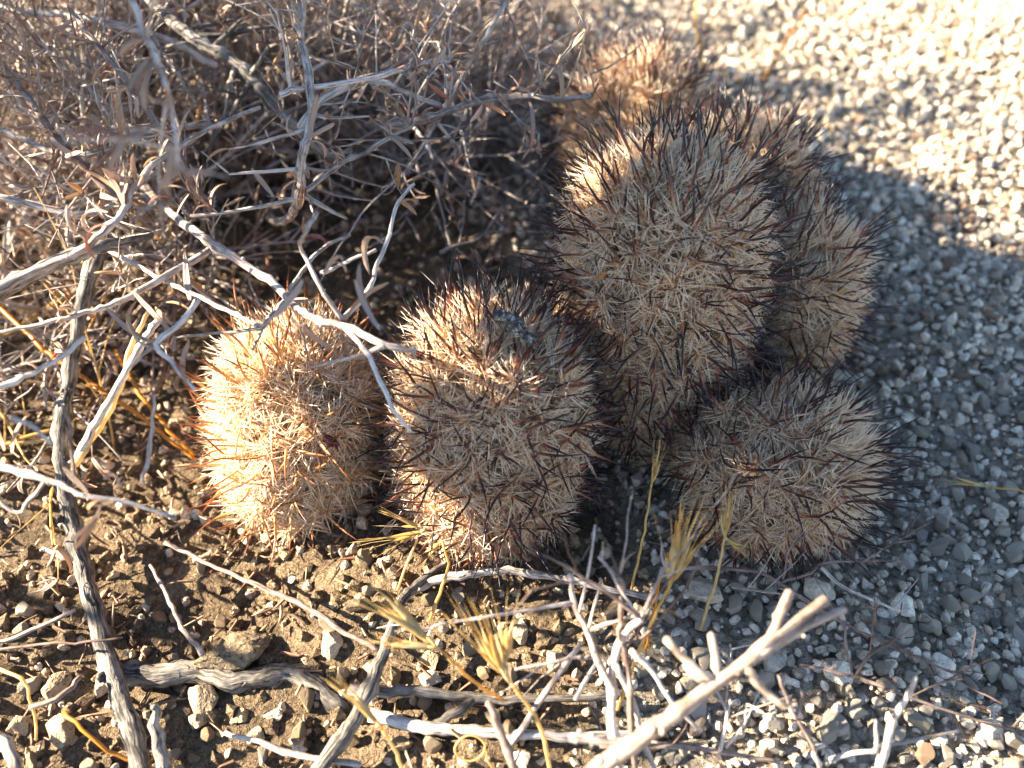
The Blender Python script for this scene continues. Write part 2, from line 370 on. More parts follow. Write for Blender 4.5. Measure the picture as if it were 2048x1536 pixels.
# the 300 that show largest become pieces of their own
w = np.array([proj((a, b, 0)) for a, b in zip(x, y)])
vis = (w[:, 0] > 0) & (w[:, 0] < 2048) & (w[:, 1] > 0) & (w[:, 1] < 1536) & ((w[:, 0] > 1330) | (w[:, 1] > 1120))
score = np.where(vis, r/w[:, 2], 0); order = np.argsort(-score); top = order[:290]; rest = order[290:]
gz = gravelness(x, y)
pm, pmt = [], []
for k in range(10):
    V, F = rock(4, 18, 0.06); V *= (1+0.012*rng.normal(0, 1, len(V)))[:, None]; mb = MB(); mb.add(V, F, None, k*0.37 % 1); pm.append(mb.mesh('pebble', M['stone'], smooth=False)); 
    mb = MB(); mb.add(V, F, None, k*0.37 % 1); pmt.append(mb.mesh('pebble', M['tanstone'], smooth=False))
for j, i in enumerate(top):
    q = Quaternion(rand_quats(1)[0]); me = (pm if gz[i] > 0.5 else pmt)[j % 10]
    inst('pebble', me, ground, (x[i], y[i], height(x[i], y[i])+r[i]*0.45), q, r[i])
gr_ = rest[gz[rest] > 0.45]; sr_ = rest[gz[rest] <= 0.45]
part('gravel', stones_mesh(x[gr_], y[gr_], r[gr_], 2, 0.45, big_vars), M['stone'], ground, smooth=False, kind='stuff')
part('soil_pebbles', stones_mesh(x[sr_], y[sr_], r[sr_]*0.9, 2, 0.3, big_vars), M['tanstone'], ground, smooth=False, kind='stuff')
x, y, r = lay(0.0034, 0.0005, 0.0030, lambda g: 0.8*(1-g))
part('soil_crumbs', stones_mesh(x, y, r, 1, 0.1, [rock(1, 1, 0.3) for _ in range(10)]), M['soil'], ground, smooth=False, kind='stuff')

# larger loose stones (pixel, radius in px, height squash, label, group)
ST = [(398, 1385, 47, 'knobbly pale stone beside the dark half buried root', None),
      (187, 1348, 30, 'tan stone leaning on the weathered stick', None),
      (88, 1362, 36, 'grey white stone among the pale stones left of the weathered stick', None),
      (112, 1455, 44, 'large pale stone lying at the end of the orange stalk', None),
      (22, 1440, 34, 'pale stone left of the orange stalk stone', None),
      (385, 1432, 27, 'round pebble below the knobbly pale stone', None),
      (474, 1422, 22, 'rounded tan pebble on open brown soil', 'tan pebbles on the soil'),
      (502, 1458, 21, 'rounded tan pebble on open brown soil', 'tan pebbles on the soil'),
      (540, 1418, 20, 'rounded tan pebble on open brown soil', 'tan pebbles on the soil'),
      (590, 1475, 26, 'rounded tan pebble on open brown soil', 'tan pebbles on the soil'),
      (663, 1286, 30, 'pale pebble beside the crooked pale stick', None),
      (1037, 1268, 30, 'round pale stone in shade under the long thin twig', None),
      (862, 1316, 26, 'stone lying below the golden grass spikelet', None),
      (860, 1360, 25, 'stone resting above the grey fallen branch', None),
      (1407, 1184, 42, 'pale flattish stone behind the dry grass stalks', None),
      (1640, 1176, 40, 'flat grey stone under the thin brown twigs', None),
      (1809, 1208, 32, 'angular grey white stone at the end of the pale side shoot on gravel', None),
      (1896, 1330, 31, 'angular stone touching the tip of the long thin brown twig', None),
      (1906, 1008, 28, 'grey stone just below the head of the bleached grass stalk', None),
      (2010, 1008, 28, 'grey stone under the stem of the bleached grass stalk', None),
      (1996, 1447, 34, 'angular stone at the tip of the slender dark brown twig', None),
      (1550, 1316, 34, 'grey stone under the thick forked twig', None),
      (1673, 1345, 36, 'grey stone beside the curled brown twig', None),
      (1690, 745, 36, 'dark sided stone against the greyish soft cactus', None)]
for px, py, rp, lab, grp in ST:
    c = at(px, py, 0.004); dist = (c-CAM)@FW; rad = rp/1024*TH*dist
    V, F = rock(4, 15, 0.05); V = V*rad*1.08; V += unit(V)*0 ; 
    V = V*np.array([1, 1, 0.95]); rot = Quaternion((0, 0, 1), rng.random()*6).to_matrix(); V = V@np.array(rot).T
    fr = rng.normal(0, 1, (8, 3))*5/rad; V *= (1+0.018*np.sin(V@fr.T+rng.random(8)*6).sum(1))[:, None]
    zc = height(c[0], c[1])+0.35*rad
    mb = MB(); mb.add(V+np.array([c[0], c[1], zc]), F, None, rng.random())
    o = part('stone', mb, M['tanstone'] if px < 1300 else M['stone'], None, origin=(c[0], c[1], height(c[0], c[1])))
    tag(o, lab, 'stone', grp)
# clod of soil
c = at(467, 1300, 0.005); V, F = rock(4, 5, 0.16); V = V*np.array([0.0085, 0.0055, 0.0055]); V *= (1+0.05*rng.normal(0, 1, len(V)))[:, None]
V = V@np.array(Quaternion((0, 0, 1), 0.6).to_matrix()).T
mb = MB(); mb.add(V+np.array([c[0], c[1], 0.004]), F); m2 = M['soil'].copy(); m2.name = 'dry_clod'
for nd in m2.node_tree.nodes:
    if nd.type == 'VALTORGB' and abs(nd.color_ramp.elements[0].color[0]-0.050) < 1e-3:
        for e, cc in zip(nd.color_ramp.elements, [(0.2, 0.15, 0.09), (0.33, 0.25, 0.16), (0.45, 0.36, 0.24)]): e.color = (*cc, 1)
tag(part('soil_clod', mb, m2, None, origin=(c[0], c[1], 0)), 'crumbly tan clod of soil lying on the dark root', 'clod')

# ------------------------------------------------------------------ cacti
SPV, SPG = [], []   # straight and slightly bent central spines, one unit long along +X
for k in range(8):
    mb = MB(); n = 5; u = np.linspace(0, 1, n); b = rng.normal(0, 0.05, 2)
    C = np.stack([u, b[0]*np.sin(u*PI), b[1]*np.sin(u*PI)], 1)
    tube(mb, C, 0.0245*np.array([0.95, 1.0, 0.88, 0.58, 0.06]), 5, r=k/8, cap=False); SPV.append(mb.mesh('central_spine', M['central'])); SPG.append(mb.mesh('central_spine', M['gold']))
def perp(n):
    a = np.where(np.abs(n[:, 2:3]) < 0.9, [[0, 0, 1.]], [[1., 0, 0]]); u = np.cross(n, a); u /= np.linalg.norm(u, axis=1)[:, None]
    return u, np.cross(n, u)
for si, s in enumerate(STEMS):
    rng = np.random.default_rng(100+si)
    foot, topp, R = s['foot'], s['top'], s['R']; ax = unit(topp-foot); Ln = np.linalg.norm(topp-foot)
    th = thing('cactus', (foot[0], foot[1], 0), s['label'], 'cactus', 'cacti of the clump')
    # profile: superellipse cap on a slightly tapering barrel
    a = np.linspace(-0.35, PI/2, 60); cap_h = min(Ln*0.62, R*1.25)
    rr = R*np.clip(np.cos(np.clip(a, 0, None)), 0, 1)**0.78; hh = Ln-cap_h+cap_h*np.sin(np.clip(a, 0, None))
    lowv = np.linspace(-0.3*R, Ln-cap_h, 30)[:-1]; taper = 0.80+0.20*np.clip(np.linspace(0, 1, 29)*1.6, 0, 1)
    rr = np.concatenate([R*taper, rr[a >= 0]]); hh = np.concatenate([lowv, hh[a >= 0]])
    Uv, Wv = perp(ax[None]); Uv, Wv = Uv[0], Wv[0]
    mb = MB(); ang = np.linspace(0, 2*PI, 40, endpoint=False)
    P = (foot+hh[:, None, None]*ax+(rr*0.90)[:, None, None]*(np.cos(ang)[None, :, None]*Uv+np.sin(ang)[None, :, None]*Wv))
    n = len(hh); I = np.arange(n*40).reshape(n, 40); J = np.roll(I, -1, 1)
    mb.add(P.reshape(-1, 3), np.stack([I[:-1], J[:-1], J[1:], I[1:]], -1).reshape(-1, 4))
    body = part('body', mb, M['skin'], th)
    # areoles on a spiral
    ds = np.hypot(np.diff(rr), np.diff(hh)); area = np.concatenate([[0], np.cumsum(ds*(rr[1:]+rr[:-1])*PI)])
    sp = 0.0053; N = int(area[-1]/(sp*sp)); frac = (np.arange(N)+0.5)/N*area[-1]
    ra = np.interp(frac, area, rr); ha = np.interp(frac, area, hh); k = np.arange(N)*2.399963
    rad = np.cos(k)[:, None]*Uv+np.sin(k)[:, None]*Wv
    dr = np.gradient(rr); dh = np.gradient(hh); nl = np.hypot(dr, dh); nr = np.interp(frac, area, dh/nl); nz = np.interp(frac, area, -dr/nl)
    nor = rad*nr[:, None]+ax*nz[:, None]; nor /= np.linalg.norm(nor, axis=1)[:, None]
    pos = foot+ha[:, None]*ax+ra[:, None]*rad+rng.normal(0, 0.0011, (N, 3))
    okz = pos[:, 2] > 0.001; pos, nor, rad, ha = pos[okz], nor[okz], rad[okz], ha[okz]; N = len(pos)
    capf = np.clip((ha-(Ln-cap_h*0.75))/(cap_h*0.75), 0, 1)                      # 0 on the flank, 1 at the tip
    # tubercles
    mb = MB(); u, w_ = perp(nor); an = np.linspace(0, 2*PI, 7, endpoint=False)
    ring = lambda off, rd: pos[:, None, :]+nor[:, None, :]*off+rd*(np.cos(an)[None, :, None]*u[:, None, :]+np.sin(an)[None, :, None]*w_[:, None, :])
    V = np.concatenate([ring(-0.0045, 0.0036), ring(-0.0006, 0.0018), (pos+nor*0.0004)[:, None, :]], 1)
    f = [(j, (j+1) % 7, 7+(j+1) % 7, 7+j) for j in range(7)]; ft = [(7+j, 7+(j+1) % 7, 14) for j in range(7)]
    o_ = (np.arange(N)*15)[:, None, None]; mb.add(V.reshape(-1, 3), (np.array(f)+o_).reshape(-1, 4))
    A = (np.array(ft)+o_).reshape(-1, 3); mb.f.append(np.concatenate([A, np.full((len(A), 1), -1)], 1))
    part('tubercles', mb, M['skin'], th, kind='stuff')
    # radial spines: pale, spread almost flat and interlaced with their neighbours
    nrad = 46 if s['detail'] else 36
    B = np.repeat(pos+nor*0.0002, nrad, 0)+rng.normal(0, 0.0009, (len(pos)*nrad, 3)); Nn = np.repeat(nor, nrad, 0); cf = np.repeat(capf, nrad); K = len(B)
    u, w_ = perp(Nn); phi = np.tile(np.arange(nrad)*2*PI/nrad, N)+np.repeat(rng.random(N)*6, nrad)+rng.normal(0, 0.2, K)
    tilt = np.radians(rng.uniform(48, 86, K))*(1-0.25*cf)
    D = Nn*np.cos(tilt)[:, None]+np.sin(tilt)[:, None]*(np.cos(phi)[:, None]*u+np.sin(phi)[:, None]*w_)+ax*(0.35*cf)[:, None]
    L = rng.uniform(0.0056, 0.0104, K)*(1+0.2*cf)
    mb = MB(); cones(mb, B, D, L, rng.uniform(0.00017, 0.00027, K), -Nn*rng.uniform(-0.06, 0.08, K)[:, None]+rng.normal(0, 0.03, (K, 3))); part('radial_spines', mb, M['radial'], th, kind='stuff')
    # central spines: dark tipped, standing out
    nc = s['centrals']; B = np.repeat(pos, nc, 0)+rng.normal(0, 0.0008, (len(pos)*nc, 3)); Nn = np.repeat(nor, nc, 0); cf = np.repeat(capf, nc); K = len(B)
    u, w_ = perp(Nn); phi = np.tile(np.arange(nc)*2*PI/nc, N)+np.repeat(rng.random(N)*6, nc)+rng.normal(0, 0.3, K)
    tilt = np.radians(rng.uniform(12, 66, K)); tilt[::nc] *= 0.4
    D = Nn*np.cos(tilt)[:, None]+np.sin(tilt)[:, None]*(np.cos(phi)[:, None]*u+np.sin(phi)[:, None]*w_)+ax*(0.2+0.55*cf)[:, None]
    D /= np.linalg.norm(D, axis=1)[:, None]
    L = rng.uniform(0.0115, 0.0192, K)*(1+0.12*cf); 
    keep = rng.random(K) < (0.70 if nc > 3 else 0.55); B, D, L, Nn = B[keep], D[keep], L[keep], Nn[keep]; K = len(B)
    tips = B+D*L[:, None]; gz_ = tips[:, 2] < 0.0005; L[gz_] *= 0.5
    if s['detail']:
        facing = ((CAM-B)*Nn).sum(1)/np.linalg.norm(CAM-B, axis=1); scr = np.where(facing > -0.15, 1, 0)*L*np.linalg.norm(np.cross(D, unit(CAM-foot)), axis=1)*rng.uniform(0.6, 1, K)
        od = np.argsort(-scr); own, rest = od[:290], od[290:]
        for j in own:
            inst('central_spine', (SPG if s.get('spine') else SPV)[rng.integers(8)], th, B[j], Vector(D[j]).to_track_quat('X', 'Z') @ Quaternion((1, 0, 0), rng.random()*6), (L[j], L[j]*0.85, L[j]*0.85))
    else: rest = np.arange(K)
    mb = MB(); rest = rest if len(rest) else np.arange(5); cones(mb, B[rest], D[rest], L[rest], L[rest]*0.0245, rng.normal(0, 0.06, (len(rest), 3))); part('outer_spines', mb, M[s.get('spine', 'central')], th, kind='stuff')
    # woolly growing point
    V, F = rock(3, 0, 0.2); V = V*np.array([0.005, 0.005, 0.0016]); qt = Vector(ax).to_track_quat('Z', 'X').to_matrix()
    mb = MB(); mb.add(V@np.array(qt).T+foot+ax*(Ln*0.995), F); part('wool_tuft', mb, M['wool'], th)
    s['thing'] = th; s['ax'] = ax
rng = np.random.default_rng(11)
STEM = STEMS

# dried flowers and scraps resting on the cacti
def husk(name, a, b, r, material, label, cat, petals=0, group=None):
    a, b = np.array(a), np.array(b); mb = MB(); n = 9; C = spline([a, (a+b)/2+rng.normal(0, r*0.35, 3), b], n)
    tube(mb, C, r*np.array([0.45, 0.8, 0.95, 0.7, 0.8, 1.05, 1.1, 0.95, 0.6]), 10, rough=0.14)
    th = thing(name, tuple(a), label, cat, group); part('husk_body', mb, material, th)
    d = unit(b-a)
    for k in range(petals):
        q = MB(); e = unit(d+rng.normal(0, 0.55, 3)); tube(q, spline([b-d*r, b+e*r*1.2, b+e*r*2.2+np.array([0, 0, -r*0.5])], 5), r*np.array([0.4, 0.5, 0.42, 0.3, 0.1]), 5, squash=0.35)
        part('withered_petal', q, material, th)
    return th
husk('charred_husk', at(990, 630, 0.066), at(1045, 666, 0.066), 0.0020, M['char'], 'small charred grey black husk caught in spines of the front cactus', 'husk', 2)
husk('dried_flower', at(822, 722, 0.050), at(838, 712, 0.0525), 0.0016, M['redleaf'], 'dark red dried flower on the front cactus near the pale twig', 'flower', 7)
husk('dried_flower', at(650, 872, 0.044), at(668, 884, 0.0455), 0.0012, M['redleaf'], 'rusty red dried flower on the shaded flank of the sunlit cactus', 'flower', 7)
tp = STEM[2]['top']
for k, (dx, dy, lab) in enumerate([(0.000, -0.002, 'tall tan dried flower stub on top of the tallest cactus'), (0.008, 0.0, 'second tan dried flower stub, right of the tall one on the tallest cactus'), (-0.008, -0.005, 'short tan dried flower stub low on the crown of the tallest cactus')]):
    husk('flower_stub', tp+np.array([dx, dy, -0.001]), tp+np.array([dx*1.15, dy, 0.010-0.002*k]), 0.0011, M['wool'], lab, 'flower', 4)
husk('flower_stub', STEM[0]['top']+np.array([0.003, -0.010, -0.002]), STEM[0]['top']+np.array([0.004, -0.012, 0.004]), 0.0015, M['wool'], 'tan woolly flower stub below the husk on the front cactus', 'flower', 4)

# ------------------------------------------------------------------ leaves and twigs
LEAF = []
for k in range(10):
    mb = MB(); n = 9; u = np.linspace(0, 1, n); cv = rng.choice([-1, 1])*rng.uniform(0.15, 1.45); a = cv*u*1.7
    C = np.stack([np.cumsum(np.cos(a))/n, rng.normal(0, 0.03)*np.sin(u*PI), np.cumsum(np.sin(a))/n], 1); C -= C[0]
    wd = (0.050+0.018*rng.random())*np.array([0.45, 0.7, 0.9, 1.0, 1.0, 1.0, 0.92, 0.75, 0.25])
    # flattened gutter section
    sec = [(-1, 0.25), (-0.5, -0.12), (0, -0.22), (0.5, -0.12), (1, 0.25), (0.5, 0.12), (0, 0.02), (-0.5, 0.12)]
    T = np.gradient(C, axis=0); T /= np.linalg.norm(T, axis=1)[:, None]; V = []
    for i in range(n):
        sd = np.array([0, 1., 0]); up = np.cross(T[i], sd)*-1
        for (p_, q_) in sec: V.append(C[i]+sd*p_*wd[i]*(1+0.08*rng.normal())+up*(-q_)*wd[i]*1.2)
    F = [(i*8+j, i*8+(j+1) % 8, (i+1)*8+(j+1) % 8, (i+1)*8+j) for i in range(n-1) for j in range(8)]
    mb.add(np.array(V), np.array(F), np.repeat(u, 8), k/10); LEAF.append((mb, np.concatenate(mb.v), np.concatenate(mb.f), mb.mesh('leaf', M['leaf'])))
LEAF_LOW = [(V.reshape(9, 8, 3)[::2, ::2].reshape(-1, 3), np.array([(i*4+j, i*4+(j+1) % 4, (i+1)*4+(j+1) % 4, (i+1)*4+j) for i in range(4) for j in range(4)])) for _, V, _, _ in LEAF]
class Foliage:
    """leaves of one plant: the largest in view as leaf objects, the rest joined"""
    def __init__(s, parent): s.p = parent; s.items = []
    def add(s, base, d, ln, near=False): s.items.append((np.asarray(base), unit(np.asarray(d, float)), ln, near))
    def finish(s, count, name='leaf', material=None):
        def sc(it):
            x_, y_, w_ = proj(it[0]); inside = -40 < x_ < 2090 and -40 < y_ < 1580 and w_ > 0.03
            return (10 if it[3] else 0)+(it[2]/max(w_, 0.03) if inside else -1)
        it = sorted(s.items, key=sc, reverse=True); mb = MB()
        for j, (b, d, ln, nr) in enumerate(it):
            q = Vector(d).to_track_quat('X', 'Z') @ Quaternion((1, 0, 0), rng.normal(0, 0.9)); k = rng.integers(10)
            if j < count and sc(it[j]) > 0: inst(name, LEAF[k][3], s.p, b, q, (ln, ln*min(1, .0115/ln), ln*min(1, .015/ln)))
            else:
                V = LEAF_LOW[k][0]*ln@np.array(q.to_matrix()).T+b; mb.add(V, LEAF_LOW[k][1], None, rng.random())
        if mb.n: part('small_leaves', mb, M['leaf'], s.p, kind='stuff')

def stem_curve(P, r0, r1, knots=0.0, wob=0.0):
    P = np.asarray(P, float); Ls = np.linalg.norm(np.diff(P, axis=0), axis=1).sum(); n = max(4, min(60, int(Ls/0.0022)+2))
    C = spline(P, n)
    if wob: C[1:-1] += np.cumsum(rng.normal(0, wob, (n-2, 3)), 0)*0.35*np.sin(np.linspace(0, PI, n-2))[:, None]+rng.normal(0, wob*0.4, (n-2, 3))
    R = np.linspace(r0, r1, n)
    if knots: R = R*(1+np.where(rng.random(n) < 0.16, knots*rng.random(n), 0))*(1+rng.normal(0, 0.05, n))
    return C, R
def buds(mb, p, r, k=3):
    for _ in range(k):
        V, F = ICO[1]; mb.add(p+rng.normal(0, r*0.7, 3)+V*r*rng.uniform(0.4, 0.8)*np.array([1, 1, 1.3]), F, None, rng.random())
GAPS = [(at(480, 800, .03), .021), (at(520, 950, .02), .014), (at(540, 720, .044), .014), (at(830, 760, .045), .010), (at(800, 820, .035), .012), (at(880, 690, .052), .006), (at(925, 1030, .018), .010), (at(1240, 400, .072), .008), (at(640, 640, .066), .010), (at(775, 690, .068), .007), (at(540, 560, .064), .006),
        (at(1245, 1300, .037), .010), (at(1240, 1420, .026), .008), (at(1280, 1240, .042), .008), (at(1150, 1210, .038), .007), (at(1000, 1228, .038), .006), (at(1330, 1440, .048), .0075), (at(1400, 1385, .050), .0075), (at(1460, 1340, .051), .0075), (at(1520, 1295, .053), .0075), (at(1600, 1235, .055), .0075), (at(870, 1280, .038), .012), (at(1385, 1060, .045), .005), (at(760, 1200, .045), .008), (at(1010, 1320, .038), .009), (at(770, 1430, .030), .008), (at(240, 420, .086), .010), (at(720, 1440, .012), .008), (at(200, 1250, .008), .012), (at(110, 1430, .006), .012), (at(420, 1400, .006), .008)]
GT = np.array([g[0] for g in GAPS]); GR = np.array([g[1] for g in GAPS])**2
def sun_gap(p):
    """openings in the bush through which the low sun reaches what it lights in the photograph"""
    q = p-GT; a = q@TOSUN; e = q-a[:, None]*TOSUN
    return bool(((a > 0.03) & ((e*e).sum(1) < GR)).any())
def grow(mb, P0, d, ln, r, lev, fol, leafp=0.6, droop=0.15, gaps=False):
    n = max(4, int(ln/0.006)); C = [np.array(P0)]; d = unit(d)
    for i in range(n):
        d = unit(d+rng.normal(0, 0.085, 3)+np.array([0, 0, droop*(0.5-i/n)*0.5])); q = C[-1]+d*ln/n
        if q[2] < 0.003: q[2] = 0.003+rng.random()*0.002; d = unit(d*np.array([1, 1, 0])+np.array([0, 0, 0.15]))
        if gaps and sun_gap(q): break
        C.append(q)
    if len(C) < 3: return
    C = np.array(C); nn = len(C); R = np.linspace(r, r*0.45, nn)*(1+np.where(rng.random(nn) < 0.25, 0.5*rng.random(nn), 0))
    tube(mb, C, R, 6 if r > 0.0008 else 5 if r > 0.0005 else 4)
    if lev > 0:
        for i in range(1, nn):
            if rng.random() < (0.75 if lev > 1 else 0.5):
                T = unit(C[i]-C[i-1]); sd = unit(np.cross(T, rng.normal(0, 1, 3))); nd = T*rng.uniform(0.4, 0.9)+sd*0.8+np.array([0, 0, 0.22])
                grow(mb, C[i], nd, ln*rng.uniform(0.28, 0.55), max(R[i]*0.6, 0.00028), lev-1, fol, leafp, droop, gaps)
    if fol is not None:
        for i in range(1, nn):
            if rng.random() < leafp*(0.35 if lev else 0.75):
                for _ in range(rng.integers(1, 4)):
                    T = unit(C[i]-C[i-1]); fol.add(C[i], T*0.7+rng.normal(0, 0.5, 3)+np.array([0, 0, 0.45]), rng.uniform(0.004, 0.011))
                if rng.random() < 0.4: buds(mb, C[i], R[i]*1.5, 2)

# the grey shrub: branches set by hand along what the photograph shows, then a tangle grown behind them
shrub_base = at(330, 400, 0.0); 
shrub = thing('shrub', (shrub_base[0], shrub_base[1], 0), 'tangled grey shrub of dry twigs with small curled pinkish leaves behind the cacti', 'shrub')
fol = Foliage(shrub)
def branch(P, r0, r1, material='twig', knots=0.45, wob=0.0003, leaves=0, leaf_len=0.010, twigs=0, parent=None, name='branch', near=True, fo=None, twig_len=0.018, sides=8):
    """P: list of (px, py, height)"""
    fo = fo or fol; parent = parent or shrub
    kf = 0.92 if 'wood' in material else 0.75
    C, R = stem_curve([at(*q) for q in P], r0*kf, r1*kf, knots, wob); mb = MB(); tube(mb, C, R, sides, rough=0.1 if 'wood' in material else 0.05)
    for i in rng.integers(1, len(C), max(1, len(C)//7)): buds(mb, C[i], R[i]*0.8, 3)
    o = part(name, mb, M[material], parent)
    for _ in range(leaves):
        i = rng.integers(max(1, len(C)//6), len(C)); T = unit(C[i]-C[i-1])
        for _ in range(rng.integers(3, 6)): fo.add(C[i], T*0.5+rng.normal(0, 0.55, 3)+np.array([0, 0, 0.5]), leaf_len*rng.uniform(0.6, 1.15), near)
    if parent is shrub and P[0][1] < 560 and P[-1][1] < 620 and len(C) > 12: twigs += 4
    for _ in range(twigs):
        i = rng.integers(max(1, len(C)//6), len(C)); T = unit(C[i]-C[i-1]); sd = unit(np.cross(T, rng.normal(0, 1, 3))); q = MB()
        grow(q, C[i], T*0.5+sd+np.array([0, 0, 0.3]), twig_len*rng.uniform(0.7, 1.6), max(R[i]*0.5, 0.0003), 1, fo, 0.28, gaps=True); q.n and part('twig', q, M[material], o)
    return o
def leaf_px(p0, p1, z0, z1, fo=None):
    a, b = at(*p0, z0), at(*p1, z1); (fo or fol).add(a, b-a, np.linalg.norm(b-a)*1.1, True)

branch([(-60, 610, .075), (60, 545, .076), (150, 505, .080), (215, 455, .084), (250, 410, .086), (275, 360, .088), (330, 310, .09), (430, 250, .088), (520, 215, .085)], .0013, .0007, 'pale', leaves=3)
for a, b in [((215, 425), (100, 372)), ((235, 400), (150, 370)), ((245, 395), (215, 320)), ((255, 360), (240, 325)), ((215, 450), (95, 430)), ((190, 465), (125, 425)), ((200, 430), (170, 405)), ((235, 370), (180, 345)), ((150, 462), (115, 476)), ((320, 315), (325, 262)), ((318, 315), (285, 305))]:
    leaf_px(a, b, .086, .090)
branch([(-80, 610, .060), (20, 570, .062), (110, 525, .062), (170, 505, .062), (225, 490, .060), (300, 470, .052)], .0024, .0015, 'wood', knots=0.3, sides=12, twigs=2)
branch([(250, 330, .030), (310, 395, .045), (380, 455, .060), (430, 490, .062), (540, 560, .064), (590, 610, .065), (640, 640, .066), (700, 655, .067), (770, 688, .068), (830, 700, .068)],   .0018, .0010, 'pale', leaves=1, leaf_len=.006)
branch([(690, 655, .067), (735, 705, .066), (775, 790, .064), (790, 825, .062), (822, 862, .059)], .0009, .0005, 'pale')
branch([(210, 497, .056), (330, 562, .058), (430, 610, .059), (525, 655, .060)], .0008, .0007, 'pale')
branch([(525, 655, .060), (560, 610, .061), (590, 560, .060), (640, 500, .058), (700, 470, .054)], .0009, .0006, 'twig')
branch([(525, 655, .060), (505, 700, .057)], .0006, .0003, 'twig')
branch([(350, 675, .058), (440, 665, .059), (525, 658, .060)], .0004, .0006, 'twig')
branch([(685, 640, .067), (645, 580, .073), (605, 500, .078), (608, 475, .09), (635, 425, .092)], .0008, .0005, 'pale')
for a, b in [((605, 480), (640, 420)), ((608, 485), (600, 430)), ((612, 478), (650, 445)), ((650, 545), (690, 462)), ((650, 545), (660, 470)), ((605, 560), (590, 600))]: leaf_px(a, b, .088, .093)
branch([(690, 635, .067), (740, 580, .070), (752, 545, .071), (780, 470, .074), (800, 405, .076), (828, 368, .077)], .0009, .0005, 'pale')
for a, b in [((765, 487), (682, 382)), ((800, 408), (834, 364)), ((798, 412), (797, 365)), ((690, 640), (712, 560)), ((740, 620), (700, 580)), ((760, 660), (722, 615)), ((800, 690), (850, 700))]: leaf_px(a, b, .083, .078)
branch([(640, 545, .065), (690, 530, .068), (752, 500, .070)], .0006, .0006, 'pale')
branch([(620, 735, .060), (680, 720, .062), (770, 692, .068)], .0004, .0008, 'pale')
branch([(600, 645, .065), (612, 700, .059), (616, 755, .054)], .0005, .0002, 'brown')
branch([(612, 650, .065), (650, 705, .060)], .0004, .0002, 'brown')
for a, b in [((610, 650), (560, 668)), ((610, 650), (585, 655)), ((330, 690), (160, 700)), ((300, 685), (245, 665)), ((330, 685), (270, 670)), ((320, 700), (180, 690)), ((340, 660), (290, 610)), ((345, 700), (360, 725)), ((395, 640), (350, 560)), ((380, 600), (390, 545)), ((375, 770), (330, 740)), ((365, 780), (320, 810)), ((370, 735), (315, 725)), ((345, 650), (290, 612))]: leaf_px(a, b, .072, .064)
branch([(395, 600, .070), (370, 640, .071), (310, 690, .072), (340, 720, .070), (365, 755, .069), (390, 780, .067)], .0010, .0005, 'pale')
branch([(305, 690, .072), (262, 735, .068)], .0005, .0003, 'twig')
branch([(-40, 790, .070), (30, 762, .070), (110, 725, .071), (170, 675, .071)], .0009, .0006, 'pale')
branch([(-40, 672, .058), (100, 645, .060), (170, 625, .060), (225, 608, .060), (310, 562, .060), (420, 500, .058)], .0006, .0013, 'twig')
for a, b in [((120, 635), (75, 600)), ((115, 610), (82, 590)), ((130, 632), (108, 640))]: leaf_px(a, b, .062, .064)
branch([(595, -60, .098), (605, 20, .098), (598, 60, .097), (610, 130, .095), (622, 225, .090), (605, 300, .085), (600, 380, .072), (575, 430, .050), (550, 440, .022), (535, 430, .0)], .0013, .0018, 'twig', leaves=2, twigs=4)
branch([(560, 190, .092), (600, 178, .092), (720, 160, .092), (800, 140, .092), (860, 125, .091), (902, 122, .090)], .0011, .0005, 'pale', leaves=1)
for a, b in [((580, 165), (500, 70)), ((580, 160), (595, 112)), ((585, 160), (610, 120)), ((640, 190), (655, 172)), ((590, 280), (530, 260)), ((610, 290), (655, 230)), ((620, 275), (690, 225)), ((615, 285), (640, 200))]: leaf_px(a, b, .090, .094)
branch([(600, 255, .080), (640, 205, .082), (700, 175, .083), (750, 160, .083), (800, 180, .080), (880, 212, .074), (930, 235, .068)], .0013, .0008, 'twig', twigs=2)
branch([(780, 250, .074), (850, 240, .074), (950, 205, .075), (1050, 192, .076), (1130, 198, .077), (1185, 190, .078)], .0016, .0009, 'twig', knots=0.9, leaves=3, leaf_len=.007)
for a, b in [((1165, 180), (1155, 125)), ((1160, 180), (1172, 128)), ((1120, 172), (1112, 118)), ((1080, 185), (1085, 135)), ((1045, 195), (1040, 130)), ((1000, 200), (990, 160)), ((1060, 205), (1075, 260)), ((1040, 185), (1015, 160)), ((1130, 170), (1100, 140)), ((1175, 175), (1182, 130))]: leaf_px(a, b, .078, .084)
branch([(1180, 150, .078), (1230, 125, .080), (1288, 84, .083)], .0004, .0002, 'brown')
branch([(1135, 208, .076), (1170, 235, .074), (1205, 252, .072)], .0003, .0002, 'twig')
branch([(1060, -80, .100), (1010, 5, .096), (960, 90, .090), (925, 150, .084), (890, 215, .074), (860, 260, .06)], .0007, .0013, 'twig', leaves=2)
branch([(600, 390, .072), (680, 330, .075), (740, 300, .077), (810, 258, .079), (830, 248, .079)], .0010, .0006, 'twig', leaves=2, leaf_len=.006)
branch([(830, 278, .074), (900, 275, .075), (995, 266, .076)], .0004, .0002, 'brown')
branch([(270, -40, .085), (330, 30, .082), (400, 85, .080), (480, 130, .076), (540, 200, .070), (610, 270, .062), (700, 350, .045)], .0021, .0016, 'wood', twigs=4, sides=12)
branch([(-80, -10, .080), (40, 25, .080), (130, 32, .080), (250, 60, .078), (330, 80, .074), (430, 130, .066)], .0012, .0016, 'twig', twigs=3)
branch([(90, -80, .125), (240, -20, .130), (285, 75, .128), (308, 128, .126), (335, 215, .123), (348, 290, .12), (355, 350, .117)], .0009, .0004, 'pale')
